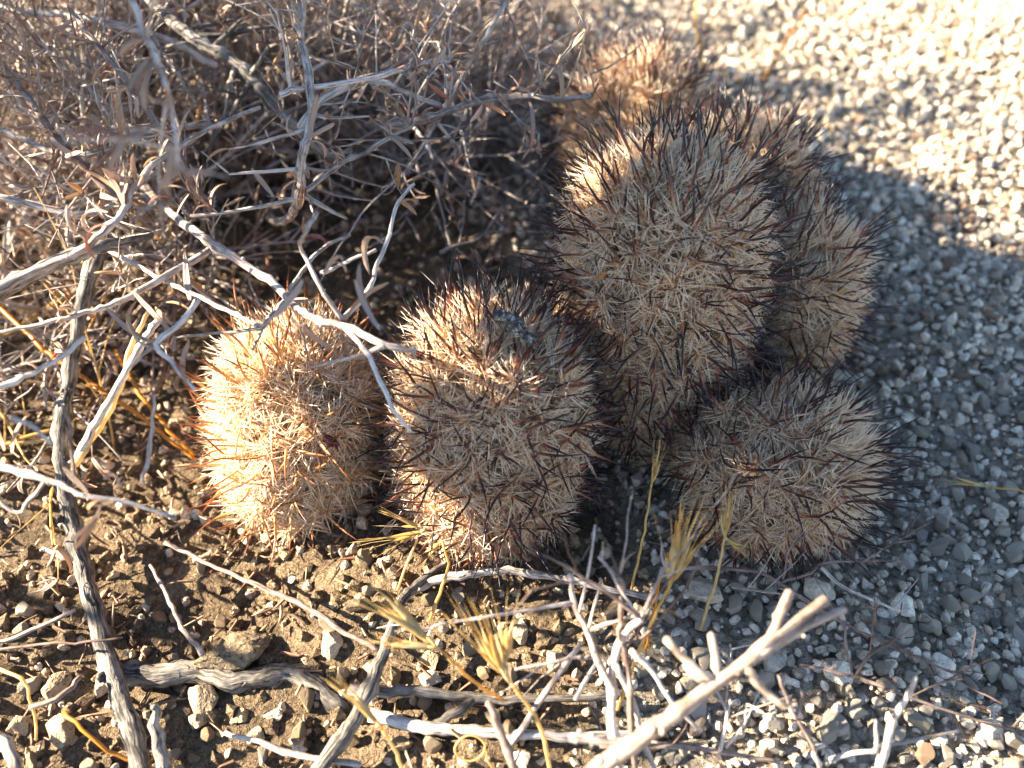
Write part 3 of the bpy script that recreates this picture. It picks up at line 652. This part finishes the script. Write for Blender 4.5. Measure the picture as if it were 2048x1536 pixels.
for a, b in [((285, 80), (215, 115)), ((300, 115), (245, 160)), ((308, 125), (250, 165)), ((290, 60), (330, 20)), ((335, 215), (300, 180)), ((340, 230), (352, 170)), ((345, 290), (358, 350))]: leaf_px(a, b, .127, .129)
branch([(-60, 380, .060), (60, 410, .060), (160, 430, .058), (240, 400, .055), (330, 330, .05)], .0012, .0010, 'twig', twigs=3)
branch([(-60, 60, .09), (40, 170, .088), (100, 250, .084), (170, 330, .076), (260, 420, .066)], .0010, .0014, 'brown', leaves=4, twigs=2)
branch([(0, 260, .07), (130, 310, .07), (230, 300, .07), (300, 260, .066), (420, 250, .06)], .0011, .0012, 'twig', leaves=3, twigs=3)
branch([(140, 20, .10), (210, 110, .098), (300, 230, .09), (360, 330, .078), (430, 430, .06)], .0009, .0013, 'brown', leaves=3)
branch([(880, 505, .030), (910, 492, .031), (960, 478, .031), (1000, 420, .034)], .0008, .0004, 'twig')
branch([(900, 490, .031), (885, 430, .036), (870, 360, .04)], .0005, .0004, 'twig')
branch([(660, 30, .075), (740, 60, .074), (830, 130, .07), (905, 190, .064)], .0009, .0007, 'brown', leaves=3)
branch([(330, 630, .062), (300, 660, .060), (250, 740, .050), (200, 830, .036), (150, 920, .018)], .0010, .0014, 'straw' if False else 'pale')
# lower left sprays
branch([(-50, 925, .060), (20, 938, .060), (80, 952, .060), (140, 970, .060), (175, 988, .060), (255, 1002, .058), (350, 1036, .055)], .0011, .0005, 'pale')
branch([(150, 972, .060), (143, 890, .066), (130, 812, .072)], .0006, .0004, 'brown')
branch([(285, 965, .058), (300, 890, .064), (308, 790, .070)], .0006, .0004, 'pale')
branch([(92, 958, .060), (60, 1000, .055), (32, 1028, .051), (-10, 995, .053)], .0005, .0005, 'pale')
branch([(20, 835, .078), (60, 850, .077), (102, 888, .074)], .0006, .0006, 'pale')
for a, b in [((10, 900), (8, 795)), ((25, 905), (18, 800)), ((240, 965), (205, 925)), ((175, 985), (130, 935)), ((200, 1000), (140, 1022)), ((225, 1000), (180, 1040)), ((200, 1010), (200, 1080)), ((195, 1035), (175, 1095)), ((250, 965), (215, 978)), ((235, 970), (240, 935))]: leaf_px(a, b, .060, .062)
# dark main stem that runs down out of the shrub to the ground in front
branch([(215, 470, .050), (180, 560, .046), (145, 700, .034), (122, 840, .024), (125, 960, .016), (150, 1090, .009), (185, 1220, .006), (215, 1330, .005), (255, 1440, .005), (290, 1560, .006)], .0020, .0025, 'darkwood', knots=0.5, wob=0.0004, name='main_stem', sides=14)
branch([(150, 1120, .008), (120, 1110, .010), (85, 1098, .010)], .0011, .0008, 'pale')
# the tangle behind
rng = np.random.default_rng(21)
roots = [at(330, 400, 0), at(120, 300, 0), at(560, 300, 0), at(760, 330, 0), at(420, 160, 0), at(150, 120, 0), at(700, 150, 0), at(40, 480, 0), at(900, 180, 0), at(300, 480, 0), at(480, 240, 0), at(800, 250, 0), at(250, 230, 0), at(640, 60, 0)]
for k, b in enumerate(roots):
    for j in range(11):
        th_ = rng.uniform(0, 2*PI); el = rng.uniform(0.25, 1.2); q = MB()
        grow(q, b+np.array([rng.normal(0, .008), rng.normal(0, .008), -0.001]), np.array([math.cos(th_)*math.cos(el), math.sin(th_)*math.cos(el), math.sin(el)]), rng.uniform(0.06, 0.115), rng.uniform(0.0006, 0.0012), 2, fol, 0.08, gaps=True)
        part('branch', q, M[['twig', 'brown', 'pale', 'pale', 'twig', 'pale'][rng.integers(6)]], shrub)
for b in (at(120, 420, 0), at(450, 330, 0), at(660, 240, 0), at(840, 150, 0), at(260, 300, 0)):
    for j in range(8):
        th_ = rng.uniform(0, 2*PI); el = rng.uniform(0.65, 1.35); q = MB()
        grow(q, b+np.array([rng.normal(0, .01), rng.normal(0, .01), -0.001]), np.array([math.cos(th_)*math.cos(el), math.sin(th_)*math.cos(el), math.sin(el)]), rng.uniform(0.085, 0.125), rng.uniform(0.0007, 0.0011), 2, fol, 0.11, droop=0.3, gaps=True)
        if q.n: part('branch', q, M[['twig', 'pale', 'pale', 'brown'][rng.integers(4)]], shrub)
for b in (at(70, 640, 0), at(160, 780, 0), at(20, 860, 0), at(330, 620, 0), at(-40, 740, 0)):
    for j in range(9):
        th_ = rng.uniform(0, 2*PI); el = rng.uniform(0.15, 1.2); q = MB()
        grow(q, b+np.array([rng.normal(0, .012), rng.normal(0, .012), -0.001]), np.array([math.cos(th_)*math.cos(el), math.sin(th_)*math.cos(el), math.sin(el)]), rng.uniform(0.03, 0.07), rng.uniform(0.0004, 0.0009), 1, fol, 0.25, gaps=True)
        if q.n: part('branch', q, M[['twig', 'straw', 'pale', 'brown'][rng.integers(4)]], shrub)
fol.finish(300)

# ------------------------------------------------------------------ things in front: twigs, sticks, dry grass
rng = np.random.default_rng(51)
def plant(name, label, cat, base, stems, group=None, leaves=None, extra=0):
    """stems: list of (material, r0, r1, points, knots)"""
    b = at(*base); t = thing(name, (b[0], b[1], 0), label, cat, group); f = Foliage(t)
    for k, (mt, r0, r1, P, kn) in enumerate(stems):
        C, R = stem_curve([at(*q) for q in P], r0, r1, kn, 0.0002); mb = MB(); tube(mb, C, R, 9 if r0 > 0.0009 else 6, rough=0.05)
        if kn:
            for i in rng.integers(1, len(C)-1, max(1, len(C)//5)): buds(mb, C[i], R[i]*0.85, 3)
        for _ in range(extra if k < 8 else 0):
            i = rng.integers(len(C)//3, len(C)); T = unit(C[i]-C[i-1]); sd = unit(np.cross(T, rng.normal(0, 1, 3)))
            grow(mb, C[i], T*0.6+sd*0.7+np.array([0, 0, 0.1]), rng.uniform(.008, .022), max(.0002, R[i]*0.5), 1 if rng.random() < 0.3 else 0, None)
        part('stem' if k == 0 else 'twig', mb, M[mt], t)
    for (a, z0, b2, z1) in (leaves or []): p0, p1 = at(*a, z0), at(*b2, z1); f.add(p0, p1-p0, np.linalg.norm(p1-p0)*1.1, True)
    f.finish(60); return t
plant('dry_twig_plant', 'knobbly pale twig plant with forked bare stems standing before the front cactus', 'twig plant', (1245, 1600, 0), [
    ('pale', .0011, .0008, [(1250, 1600, .012), (1228, 1480, .022), (1225, 1360, .030), (1245, 1280, .037), (1282, 1238, .042)], .4),
    ('brown', .0007, .0006, [(1275, 1590, .012), (1262, 1450, .025), (1256, 1350, .032), (1240, 1270, .038), (1243, 1180, .046), (1237, 1155, .048)], .3),
    ('brown', .0006, .0003, [(1282, 1238, .042), (1230, 1195, .046), (1170, 1158, .049), (1128, 1130, .051), (1086, 1110, .053)], .3),
    ('pale', .0004, .0003, [(1280, 1238, .042), (1302, 1195, .046), (1325, 1135, .050)], .3),
    ('pale', .0005, .0003, [(1280, 1238, .042), (1245, 1185, .046), (1225, 1145, .048), (1197, 1114, .050)], .3),
    ('pale', .0009, .0006, [(1235, 1390, .029), (1200, 1330, .033), (1175, 1255, .036), (1150, 1205, .038), (1140, 1150, .040)], .6),
    ('pale', .0005, .0003, [(1148, 1206, .038), (1060, 1218, .038), (980, 1230, .038), (910, 1243, .037), (872, 1250, .036), (852, 1275, .034)], .4),
    ('twig', .0005, .0003, [(1195, 1312, .033), (1130, 1318, .032), (1075, 1328, .031), (1030, 1340, .030)], .4),
    ('brown', .0004, .0002, [(1270, 1285, .038), (1290, 1270, .039), (1348, 1210, .043), (1385, 1150, .047), (1402, 1105, .050)], .3),
    ('pale', .0007, .0004, [(1262, 1300, .036), (1310, 1350, .032), (1340, 1400, .028), (1400, 1460, .022)], .5),
    ('pale', .0007, .0005, [(1232, 1330, .034), (1270, 1420, .026), (1290, 1500, .018), (1330, 1580, .012)], .5),
    ('twig', .0005, .0003, [(1180, 1260, .036), (1230, 1242, .038), (1275, 1232, .042)], .3),
    ('pale', .0006, .0004, [(1150, 1400, .014), (1190, 1330, .018), (1210, 1320, .02)], .3)],
    leaves=[((1237, 1155), .048, (1242, 1088), .052), ((1237, 1160), .048, (1230, 1105), .052), ((1240, 1150), .048, (1248, 1110), .052), ((1140, 1200), .038, (1160, 1240), .036)], extra=2)
plant('forked_twig', 'thick pale forked twig with broken blunt ends raised above the shaded gravel', 'twig', (1120, 1640, 0), [
    ('tanbark', .0018, .0010, [(1100, 1620, .032), (1200, 1536, .040), (1280, 1475, .045), (1340, 1432, .048), (1430, 1362, .050), (1490, 1322, .052), (1560, 1262, .054), (1652, 1200, .056)], .25),
    ('tanbark', .0011, .0007, [(1490, 1322, .052), (1555, 1285, .053), (1620, 1248, .053), (1690, 1220, .054)], .25),
    ('tanbark', .0009, .0009, [(1535, 1285, .053), (1555, 1240, .055), (1580, 1183, .058)], .25),
    ('tanbark', .0009, .0007, [(1485, 1326, .052), (1515, 1365, .050), (1540, 1392, .048), (1568, 1412, .048)], .35),
    ('tanbark', .0008, .0008, [(1428, 1362, .050), (1395, 1340, .052), (1365, 1310, .053), (1332, 1278, .055)], .25),
    ('tanbark', .0008, .0007, [(1436, 1356, .050), (1432, 1310, .053), (1422, 1268, .055)], .25),
    ('tanbark', .0006, .0006, [(1420, 1365, .050), (1390, 1355, .051), (1370, 1330, .052)], .25),
    ('twig', .0008, .0009, [(1140, 1475, .042), (1190, 1478, .043), (1250, 1485, .043), (1320, 1448, .047)], .3)])
plant('brown_twig', 'thin brown twig with side shoots lying across gravel below the small shaded cactus', 'twig', (1370, 1142, 0.006), [
    ('brown', .0006, .0003, [(1345, 1135, .012), (1440, 1138, .014), (1520, 1148, .015), (1570, 1175, .016), (1650, 1225, .016), (1720, 1262, .014), (1800, 1300, .010), (1922, 1352, .007)], .4),
    ('brown', .0004, .0003, [(1560, 1168, .016), (1620, 1145, .017), (1645, 1125, .017), (1720, 1122, .016), (1800, 1122, .015)], .3),
    ('pale', .0005, .0003, [(1642, 1135, .017), (1680, 1170, .016), (1740, 1200, .013), (1800, 1222, .010)], .3),
    ('twig', .0004, .0003, [(1465, 1175, .015), (1510, 1180, .016), (1560, 1188, .016)], .2),
    ('brown', .0003, .0002, [(1566, 1160, .016), (1580, 1100, .022), (1602, 1060, .026)], .2),
    ('brown', .0003, .0002, [(1720, 1126, .016), (1745, 1112, .018), (1765, 1097, .02)], .2),
    ('brown', .0003, .0002, [(1845, 1315, .009), (1870, 1360, .007), (1890, 1395, .006)], .2)], extra=2)
plant('brown_twig', 'slender dark brown twig low over gravel with upright spur near its middle', 'twig', (1700, 1355, 0.006), [
    ('brown', .0005, .0003, [(1600, 1330, .008), (1705, 1352, .010), (1790, 1385, .012), (1850, 1408, .011), (1920, 1430, .009), (2018, 1458, .006)], .4),
    ('brown', .0004, .0003, [(1710, 1352, .010), (1740, 1310, .014), (1770, 1290, .016), (1790, 1280, .017)], .6),
    ('brown', .0004, .0003, [(1705, 1345, .010), (1690, 1290, .015), (1690, 1250, .018)], .2)], extra=2)
plant('pale_twig', 'stout pale twig with a knobbly node rising at the gravel edge', 'twig', (1755, 1580, 0), [
    ('pale', .0010, .0004, [(1745, 1600, .008), (1765, 1520, .018), (1790, 1445, .028), (1812, 1400, .034), (1832, 1355, .040)], .5),
    ('pale', .0006, .0005, [(1660, 1520, .016), (1700, 1508, .018), (1765, 1500, .020)], .9),
    ('twig', .0004, .0003, [(1770, 1490, .021), (1850, 1475, .020), (1920, 1462, .019)], .4),
    ('pale', .0005, .0003, [(1752, 1505, .020), (1752, 1440, .027)], .2)])
plant('curled_twig', 'brown twig curled over at its tip beside the forked twig', 'twig', (1640, 1590, 0), [
    ('brown', .0005, .0003, [(1655, 1600, .010), (1630, 1500, .02), (1590, 1430, .028), (1565, 1380, .033), (1558, 1355, .035), (1572, 1350, .034)], .3),
    ('brown', .0004, .0003, [(1590, 1435, .027), (1605, 1400, .03), (1600, 1378, .032)], .2),
    ('pale', .0006, .0005, [(1640, 1530, .018), (1625, 1500, .02), (1648, 1490, .02)], .4)])
plant('brown_twig', 'brown twig lying along the bottom gravel from the twig plant', 'twig', (1280, 1500, 0.005), [
    ('brown', .0008, .0005, [(1200, 1490, .014), (1320, 1492, .015), (1420, 1500, .014), (1560, 1525, .010)], .3),
    ('pale', .0004, .0003, [(1440, 1500, .014), (1450, 1455, .019), (1460, 1400, .024)], .3),
    ('pale', .0004, .0003, [(1452, 1495, .014), (1480, 1460, .018), (1492, 1452, .019)], .3)], extra=3)
def stick(label, P, r0, r1, mt='twig', name='fallen_stick', kn=0.3, sides=8, rough=0.06, group=None, wob=0.0004):
    C, R = stem_curve([at(*q) for q in P], r0, r1, kn, wob); mb = MB(); tube(mb, C, R, sides, rough)
    o = part(name, mb, M[mt], None, origin=C[0]); return tag(o, label, 'stick', group)
stick('crooked pale weathered stick angled up from the soil left of the golden grass', [(600, 1600, .006), (650, 1520, .009), (700, 1445, .012), (740, 1360, .014), (768, 1290, .016), (800, 1205, .014), (835, 1168, .010), (900, 1120, .006)], .0021, .0008, 'wood', sides=14, rough=0.1, kn=0.4)
stick('grey stick arching along the ground under the front cactus', [(820, 1185, .006), (870, 1162, .009), (960, 1148, .011), (1050, 1150, .011), (1160, 1165, .009), (1300, 1195, .006)], .0012, .0008, 'twig', sides=10)
stick('straight grey fallen branch behind the looping grass stem', [(700, 1380, .008), (760, 1384, .009), (900, 1392, .009), (1060, 1402, .008), (1260, 1390, .006)], .0016, .0008, 'wood', sides=10)
stick('long grey fallen branch next to the looping grass stem', [(740, 1430, .006), (850, 1455, .007), (950, 1464, .007), (1080, 1474, .007), (1200, 1474, .008), (1330, 1462, .007)], .0015, .0009, 'twig', sides=10)
stick('forked side stick between the two grey fallen branches', [(860, 1458, .007), (900, 1435, .008), (950, 1395, .009)], .0012, .0010, 'wood', sides=10)
stick('slim straight stick crossing the grey fallen branches', [(1020, 1490, .008), (1080, 1400, .014), (1130, 1330, .018), (1160, 1290, .020)], .0008, .0006, 'pale')
stick('blunt brown stick poking up below the grey fallen branches', [(1045, 1580, .02), (1015, 1500, .026), (990, 1440, .030), (975, 1405, .032)], .0009, .0006, 'brown')
stick('dark half buried root lying beside the knobbly pale stone', [(255, 1345, .0), (320, 1352, .0012), (400, 1345, .0008), (480, 1360, .001), (560, 1345, .0015), (620, 1365, .001), (690, 1415, .0)], .0030, .0020, 'darkwood', sides=14, rough=0.14, kn=0.4, name='root')
stick('long thin dark twig lying across the soil towards the crooked stick', [(330, 1085, .010), (420, 1130, .011), (500, 1165, .012), (590, 1205, .012), (680, 1262, .012), (760, 1300, .010)], .0005, .0007, 'brown')
stick('short thin stick leaning on the soil clod', [(300, 1130, .006), (340, 1190, .008), (375, 1250, .009), (405, 1310, .009)], .0004, .0007, 'twig')
stick('thin stick running along the soil at the bottom of the tan pebbles', [(450, 1465, .005), (540, 1490, .006), (620, 1510, .007), (720, 1530, .007)], .0006, .0008, 'twig')
stick('splintered bark chip standing beside the weathered stem', [(330, 1545, .006), (322, 1500, .010), (312, 1440, .014), (308, 1412, .017)], .0017, .0008, 'wood', name='bark_chip', sides=7, rough=0.2)
stick('bright orange dry stalk curving past the large pale stone', [(128, 1425, .010), (150, 1445, .011), (185, 1480, .010), (220, 1505, .008), (260, 1525, .006), (300, 1520, .006), (315, 1505, .006)], .0005, .0004, 'orange', name='orange_stalk', kn=0)
stick('orange dry stalk crossing the dark gap behind the main shrub stem', [(-30, 590, .03), (50, 660, .028), (110, 720, .026), (210, 790, .022), (310, 860, .016), (390, 920, .01)], .0008, .0005, 'orange', name='orange_stalk', kn=0)
stick('orange brown stalk above the dark soil beside the sunlit cactus', [(230, 700, .020), (270, 770, .016), (330, 850, .011), (390, 910, .006)], .0006, .0005, 'orange', name='orange_stalk', kn=0)
stick('pale bent straw stalk leaning beside the dark main stem', [(150, 930, .02), (200, 850, .028), (235, 780, .034), (255, 700, .04), (300, 620, .046)], .0009, .0006, 'straw', name='straw_stalk', kn=0.2)
stick('thin pale twig lying over the soil left of the weathered stem', [(-20, 1290, .006), (40, 1270, .007), (90, 1250, .008), (150, 1220, .008)], .0005, .0005, 'pale')
stick('thin dark twig crossing the weathered stem', [(-20, 1300, .008), (80, 1290, .009), (160, 1285, .011), (245, 1275, .010)], .0004, .0003, 'brown')
stick('short bent twig between the pale stones', [(60, 1415, .010), (110, 1400, .011), (140, 1375, .010), (160, 1355, .009)], .0006, .0007, 'brown')
stick('thin pale twig arching beside the grey white stone', [(-20, 1335, .010), (30, 1350, .012), (62, 1378, .011), (70, 1430, .008), (72, 1480, .005)], .0005, .0003, 'straw')
stick('dark curved stick end in the soil left of the large pale stone', [(-30, 1450, .006), (0, 1480, .006), (20, 1510, .006), (40, 1560, .006)], .0014, .0014, 'wood')

def grass(label, P, r0, heads, group='dry grass stalks', name='dry_grass', mt='straw', z_len=0.013, tilt=0.0):
    """stem through P; heads: list of (base px, tip px, base z, tip z, florets)"""
    r0 = r0*0.78; C, R = stem_curve([at(*q) for q in P], r0, r0*0.7, 0, 0.0003); t = thing(name, (C[0][0], C[0][1], max(0, C[0][2]-0.001)), label, 'grass', group)
    mb = MB(); tube(mb, C, R, 6); part('stem', mb, M[mt], t)
    for (b, e, z0, z1, nf) in heads:
        nf = int(nf*1.6)
        p0, p1 = at(*b, z0), at(*e, z1); ax = unit(p1-p0); Lh = np.linalg.norm(p1-p0); u, w_ = perp(ax[None]); u, w_ = u[0], w_[0]
        sk = MB(); tube(sk, spline([C[-1], p0, p0+ax*Lh*0.12], 5), [r0*0.7, r0*0.75, r0*0.8, r0*0.7, r0*0.5], 5); hd = part('spikelet', sk, M[mt], t)
        for k in range(nf):
            an = rng.random()*6.28; sp = rng.uniform(0.04, 0.34); d = unit(ax+sp*(math.cos(an)*u+math.sin(an)*w_)); s0 = p0+ax*Lh*rng.uniform(0.0, 0.22)
            q = MB(); fl = Lh*rng.uniform(0.36, 0.56); w0 = r0*rng.uniform(1.1, 1.6)
            tube(q, spline([s0, s0+d*fl*0.5+ax*fl*0.03, s0+d*fl], 6), w0*np.array([0.35, 0.9, 1.0, 0.8, 0.5, 0.12]), 6, squash=0.3); fo_ = part('floret', q, M[mt], hd)
            q = MB(); a0 = s0+d*fl*0.9; cones(q, a0[None], (d+rng.normal(0, 0.06, 3))[None], np.array([Lh*rng.uniform(0.45, 0.75)]), np.array([r0*0.22]), rng.normal(0, 0.06, (1, 3))); part('awn', q, M[mt], fo_)
    return t
grass('golden dry grass spikelet fanned out over the crooked pale stick', [(1005, 1400, .012), (960, 1370, .024), (920, 1335, .032), (880, 1300, .037)], .0006, [((872, 1292), (720, 1150), .038, .048, 8), ((868, 1295), (745, 1280), .038, .040, 5)])
grass('golden dry grass head leaning over the grey fallen branches', [(1110, 1590, .008), (1085, 1470, .022), (1060, 1410, .030), (1020, 1365, .036)], .0006, [((1012, 1355), (925, 1225), .037, .047, 7), ((1015, 1350), (1008, 1195), .037, .045, 3)])
grass('dry grass head lying against the crooked stick low over the soil', [(815, 1600, .010), (795, 1520, .020), (765, 1460, .028)], .0006, [((758, 1448), (672, 1335), .030, .038, 5)])
grass('tall pale dry grass head between the twig plant and the small shaded cactus', [(1235, 1420, .004), (1265, 1330, .016), (1310, 1230, .028), (1335, 1180, .034)], .0006, [((1340, 1170), (1405, 1010), .035, .052, 9), ((1338, 1175), (1362, 1020), .035, .052, 4)])
grass('straight orange dry grass stem beside the tall pale grass head', [(1290, 1300, .006), (1310, 1220, .018), (1330, 1140, .03), (1350, 1080, .038)], .0005, [((1351, 1078), (1357, 1020), .038, .044, 2)], mt='orange')
grass('pale dry grass head before the dark gap under the tallest cactus', [(1262, 1190, .004), (1275, 1110, .014), (1292, 1020, .025), (1302, 975, .030)], .0005, [((1303, 970), (1325, 885), .031, .042, 6)])
grass('limp straw tuft hanging over the small shaded cactus', [(1400, 1260, .003), (1425, 1180, .012), (1440, 1120, .02), (1448, 1080, .026)], .0006, [((1450, 1075), (1465, 965), .027, .040, 6), ((1450, 1075), (1495, 1110), .027, .020, 5)])
grass('tan dry grass spikelet tucked under the front cactus', [(795, 1180, .006), (815, 1120, .014), (832, 1080, .018), (835, 1060, .019)], .0005, [((850, 1062), (735, 1098), .020, .020, 4), ((845, 1055), (765, 1030), .020, .023, 4)])
grass('curling tan grass stem under the front cactus beside the grey stick', [(860, 1240, .006), (880, 1180, .012), (893, 1130, .017), (885, 1085, .02)], .0006, [((884, 1082), (835, 1120), .02, .016, 2)])
grass('bleached grass stalk with seed head lying on open shaded gravel', [(2120, 1010, .004), (2040, 985, .006), (1980, 975, .006)], .0005, [((1975, 972), (1870, 958), .006, .006, 4)], group=None)
grass('thin golden grass stalk standing on sunlit gravel beyond the farthest cactus', [(1412, 215, .002), (1405, 120, .030), (1395, 60, .05), (1390, 10, .06)], .0008, [((1390, 5), (1382, -60), .06, .08, 3)], group=None)
grass('slanting orange grass stalk standing on the sunlit gravel', [(1525, 160, .002), (1560, 100, .015), (1590, 55, .026)], .0009, [((1592, 50), (1625, 0), .027, .04, 3)], group=None, mt='orange')
a = np.linspace(0, 2*PI*1.05, 22); c0 = at(940, 1497, .012); C = np.stack([c0[0]+0.0031*np.cos(a)*(1+.12*np.sin(2*a+1)), c0[1]+0.0024*np.sin(a)*(1-.02*a), c0[2]+0.0018*np.sin(a)], 1)
C = np.vstack([C, at(975, 1520, .010), at(1000, 1560, .006)]); mb = MB(); tube(mb, C, 0.00026, 6)
tag(part('looped_stem', mb, M['straw'], None, origin=C[-1]), 'dry golden grass stem curled into a loop on the soil', 'stem')
a_, b_ = at(1186, 562, .0775), at(1238, 552, .0775)
dl = MB(); q = Vector(b_-a_).to_track_quat('X', 'Z') @ Quaternion((1, 0, 0), 0.5); dl.add((LEAF[3][1]*np.array([1, 1.9, 1.3])*np.linalg.norm(b_-a_))@np.array(q.to_matrix()).T+a_, LEAF[3][2], LEAF[3][0].t[0], 0.2)
tag(part('dry_leaf', dl, M['deadleaf'], None, origin=a_), 'brown orange dry leaf scrap caught in spines of the tallest cactus', 'leaf')

# litter on the soil under the shrub
rng = np.random.default_rng(61)
NL = 5200; lx = rng.uniform(-0.30, 0.06, NL); ly = rng.uniform(0.03, 0.42, NL); k = (gravelness(lx, ly) < 0.4) & clear_of_stems(lx, ly)
k &= rng.random(NL) < np.clip(0.35+(-lx)*3.2, 0, 1); lx, ly = lx[k], ly[k]
for st in STEMS:
    a = rng.uniform(0, 6.28, 70); rr_ = st['R']*rng.uniform(0.9, 1.5, 70); lx = np.append(lx, st['foot'][0]+rr_*np.cos(a)); ly = np.append(ly, st['foot'][1]+rr_*np.sin(a))
n = len(lx)
mb = MB(); a = rng.uniform(0, 6.28, n); D = np.stack([np.cos(a), np.sin(a), rng.normal(0, 0.22, n)], 1)
cones(mb, np.stack([lx, ly, height(lx, ly)+rng.uniform(.0008, .003, n)], 1), D, rng.uniform(0.002, 0.009, n), rng.uniform(0.0002, 0.0006, n), rng.normal(0, 0.1, (n, 3)))
for i in rng.integers(0, n, 900):
    kk = rng.integers(10); q = Quaternion((0, 0, 1), rng.random()*6) @ Quaternion((1, 0, 0), rng.normal(0, 1)); ln = rng.uniform(0.003, 0.008)
    mb.add(LEAF_LOW[kk][0]*ln@np.array(q.to_matrix()).T+np.array([lx[i]+rng.normal(0, .004), ly[i]+rng.normal(0, .004), height(lx[i], ly[i])+.0018]), LEAF_LOW[kk][1], None, rng.random())
tag(part('leaf_litter', mb, M['litter'], None), 'brown litter of dry leaf bits and twig fragments on the soil under the shrub', 'litter', kind='stuff')

# unseen shrub, added on the sun's side to shade the cacti and the gravel
rng = np.random.default_rng(33)
b0 = np.array([-0.38, 0.20, 0.0]); tall = thing('shrub', tuple(b0), 'unseen leafy shrub added on the sunny side to shade the cacti and gravel', 'shrub')
lv = MB()
class Cheap:
    B, D, L = [], [], []
    def add(s, b, d, ln, near=False):
        if not sun_gap(b): s.B.append(b); s.D.append(d); s.L.append(ln*1.6)
ch = Cheap()
for j in range(9):
    q = MB(); e = np.array([rng.uniform(-.41, -.31), rng.uniform(.08, .31), rng.uniform(.20, .25)]); C, R = stem_curve([b0+rng.normal(0, .01, 3)*[1, 1, 0], (b0+e)/2+rng.normal(0, .012, 3), e], .0026, .0014, .3, .0008); tube(q, C, R, 7); part('main_stem', q, M['wood'], tall)
# sprays of the crown stand where they shade the gravel and the cacti behind the front ones
targets = [at(rng.uniform(1380, 2120), rng.uniform(1060, 1560), 0) for _ in range(190)]+[at(rng.uniform(1120, 2100), rng.uniform(520, 1100), rng.uniform(0, .05)) for _ in range(130)]
for T in targets:
    p = T+TOSUN*((-rng.uniform(.30, .42)-T[0])/TOSUN[0]); a = rng.uniform(0, 6.28); q = MB()
    if sun_gap(p): continue
    d = np.array([math.cos(a)*0.5, math.sin(a), rng.uniform(-.1, .3)])
    grow(q, p-d*.018, d, rng.uniform(.03, .05), .0009, 1, ch, 1.0, gaps=True)
    if q.n: part('branch', q, M['twig'], tall)
cones(lv, np.array(ch.B), np.array(ch.D), np.array(ch.L), np.full(len(ch.B), .0016)); part('small_leaves', lv, M['leaf'], tall, kind='stuff')
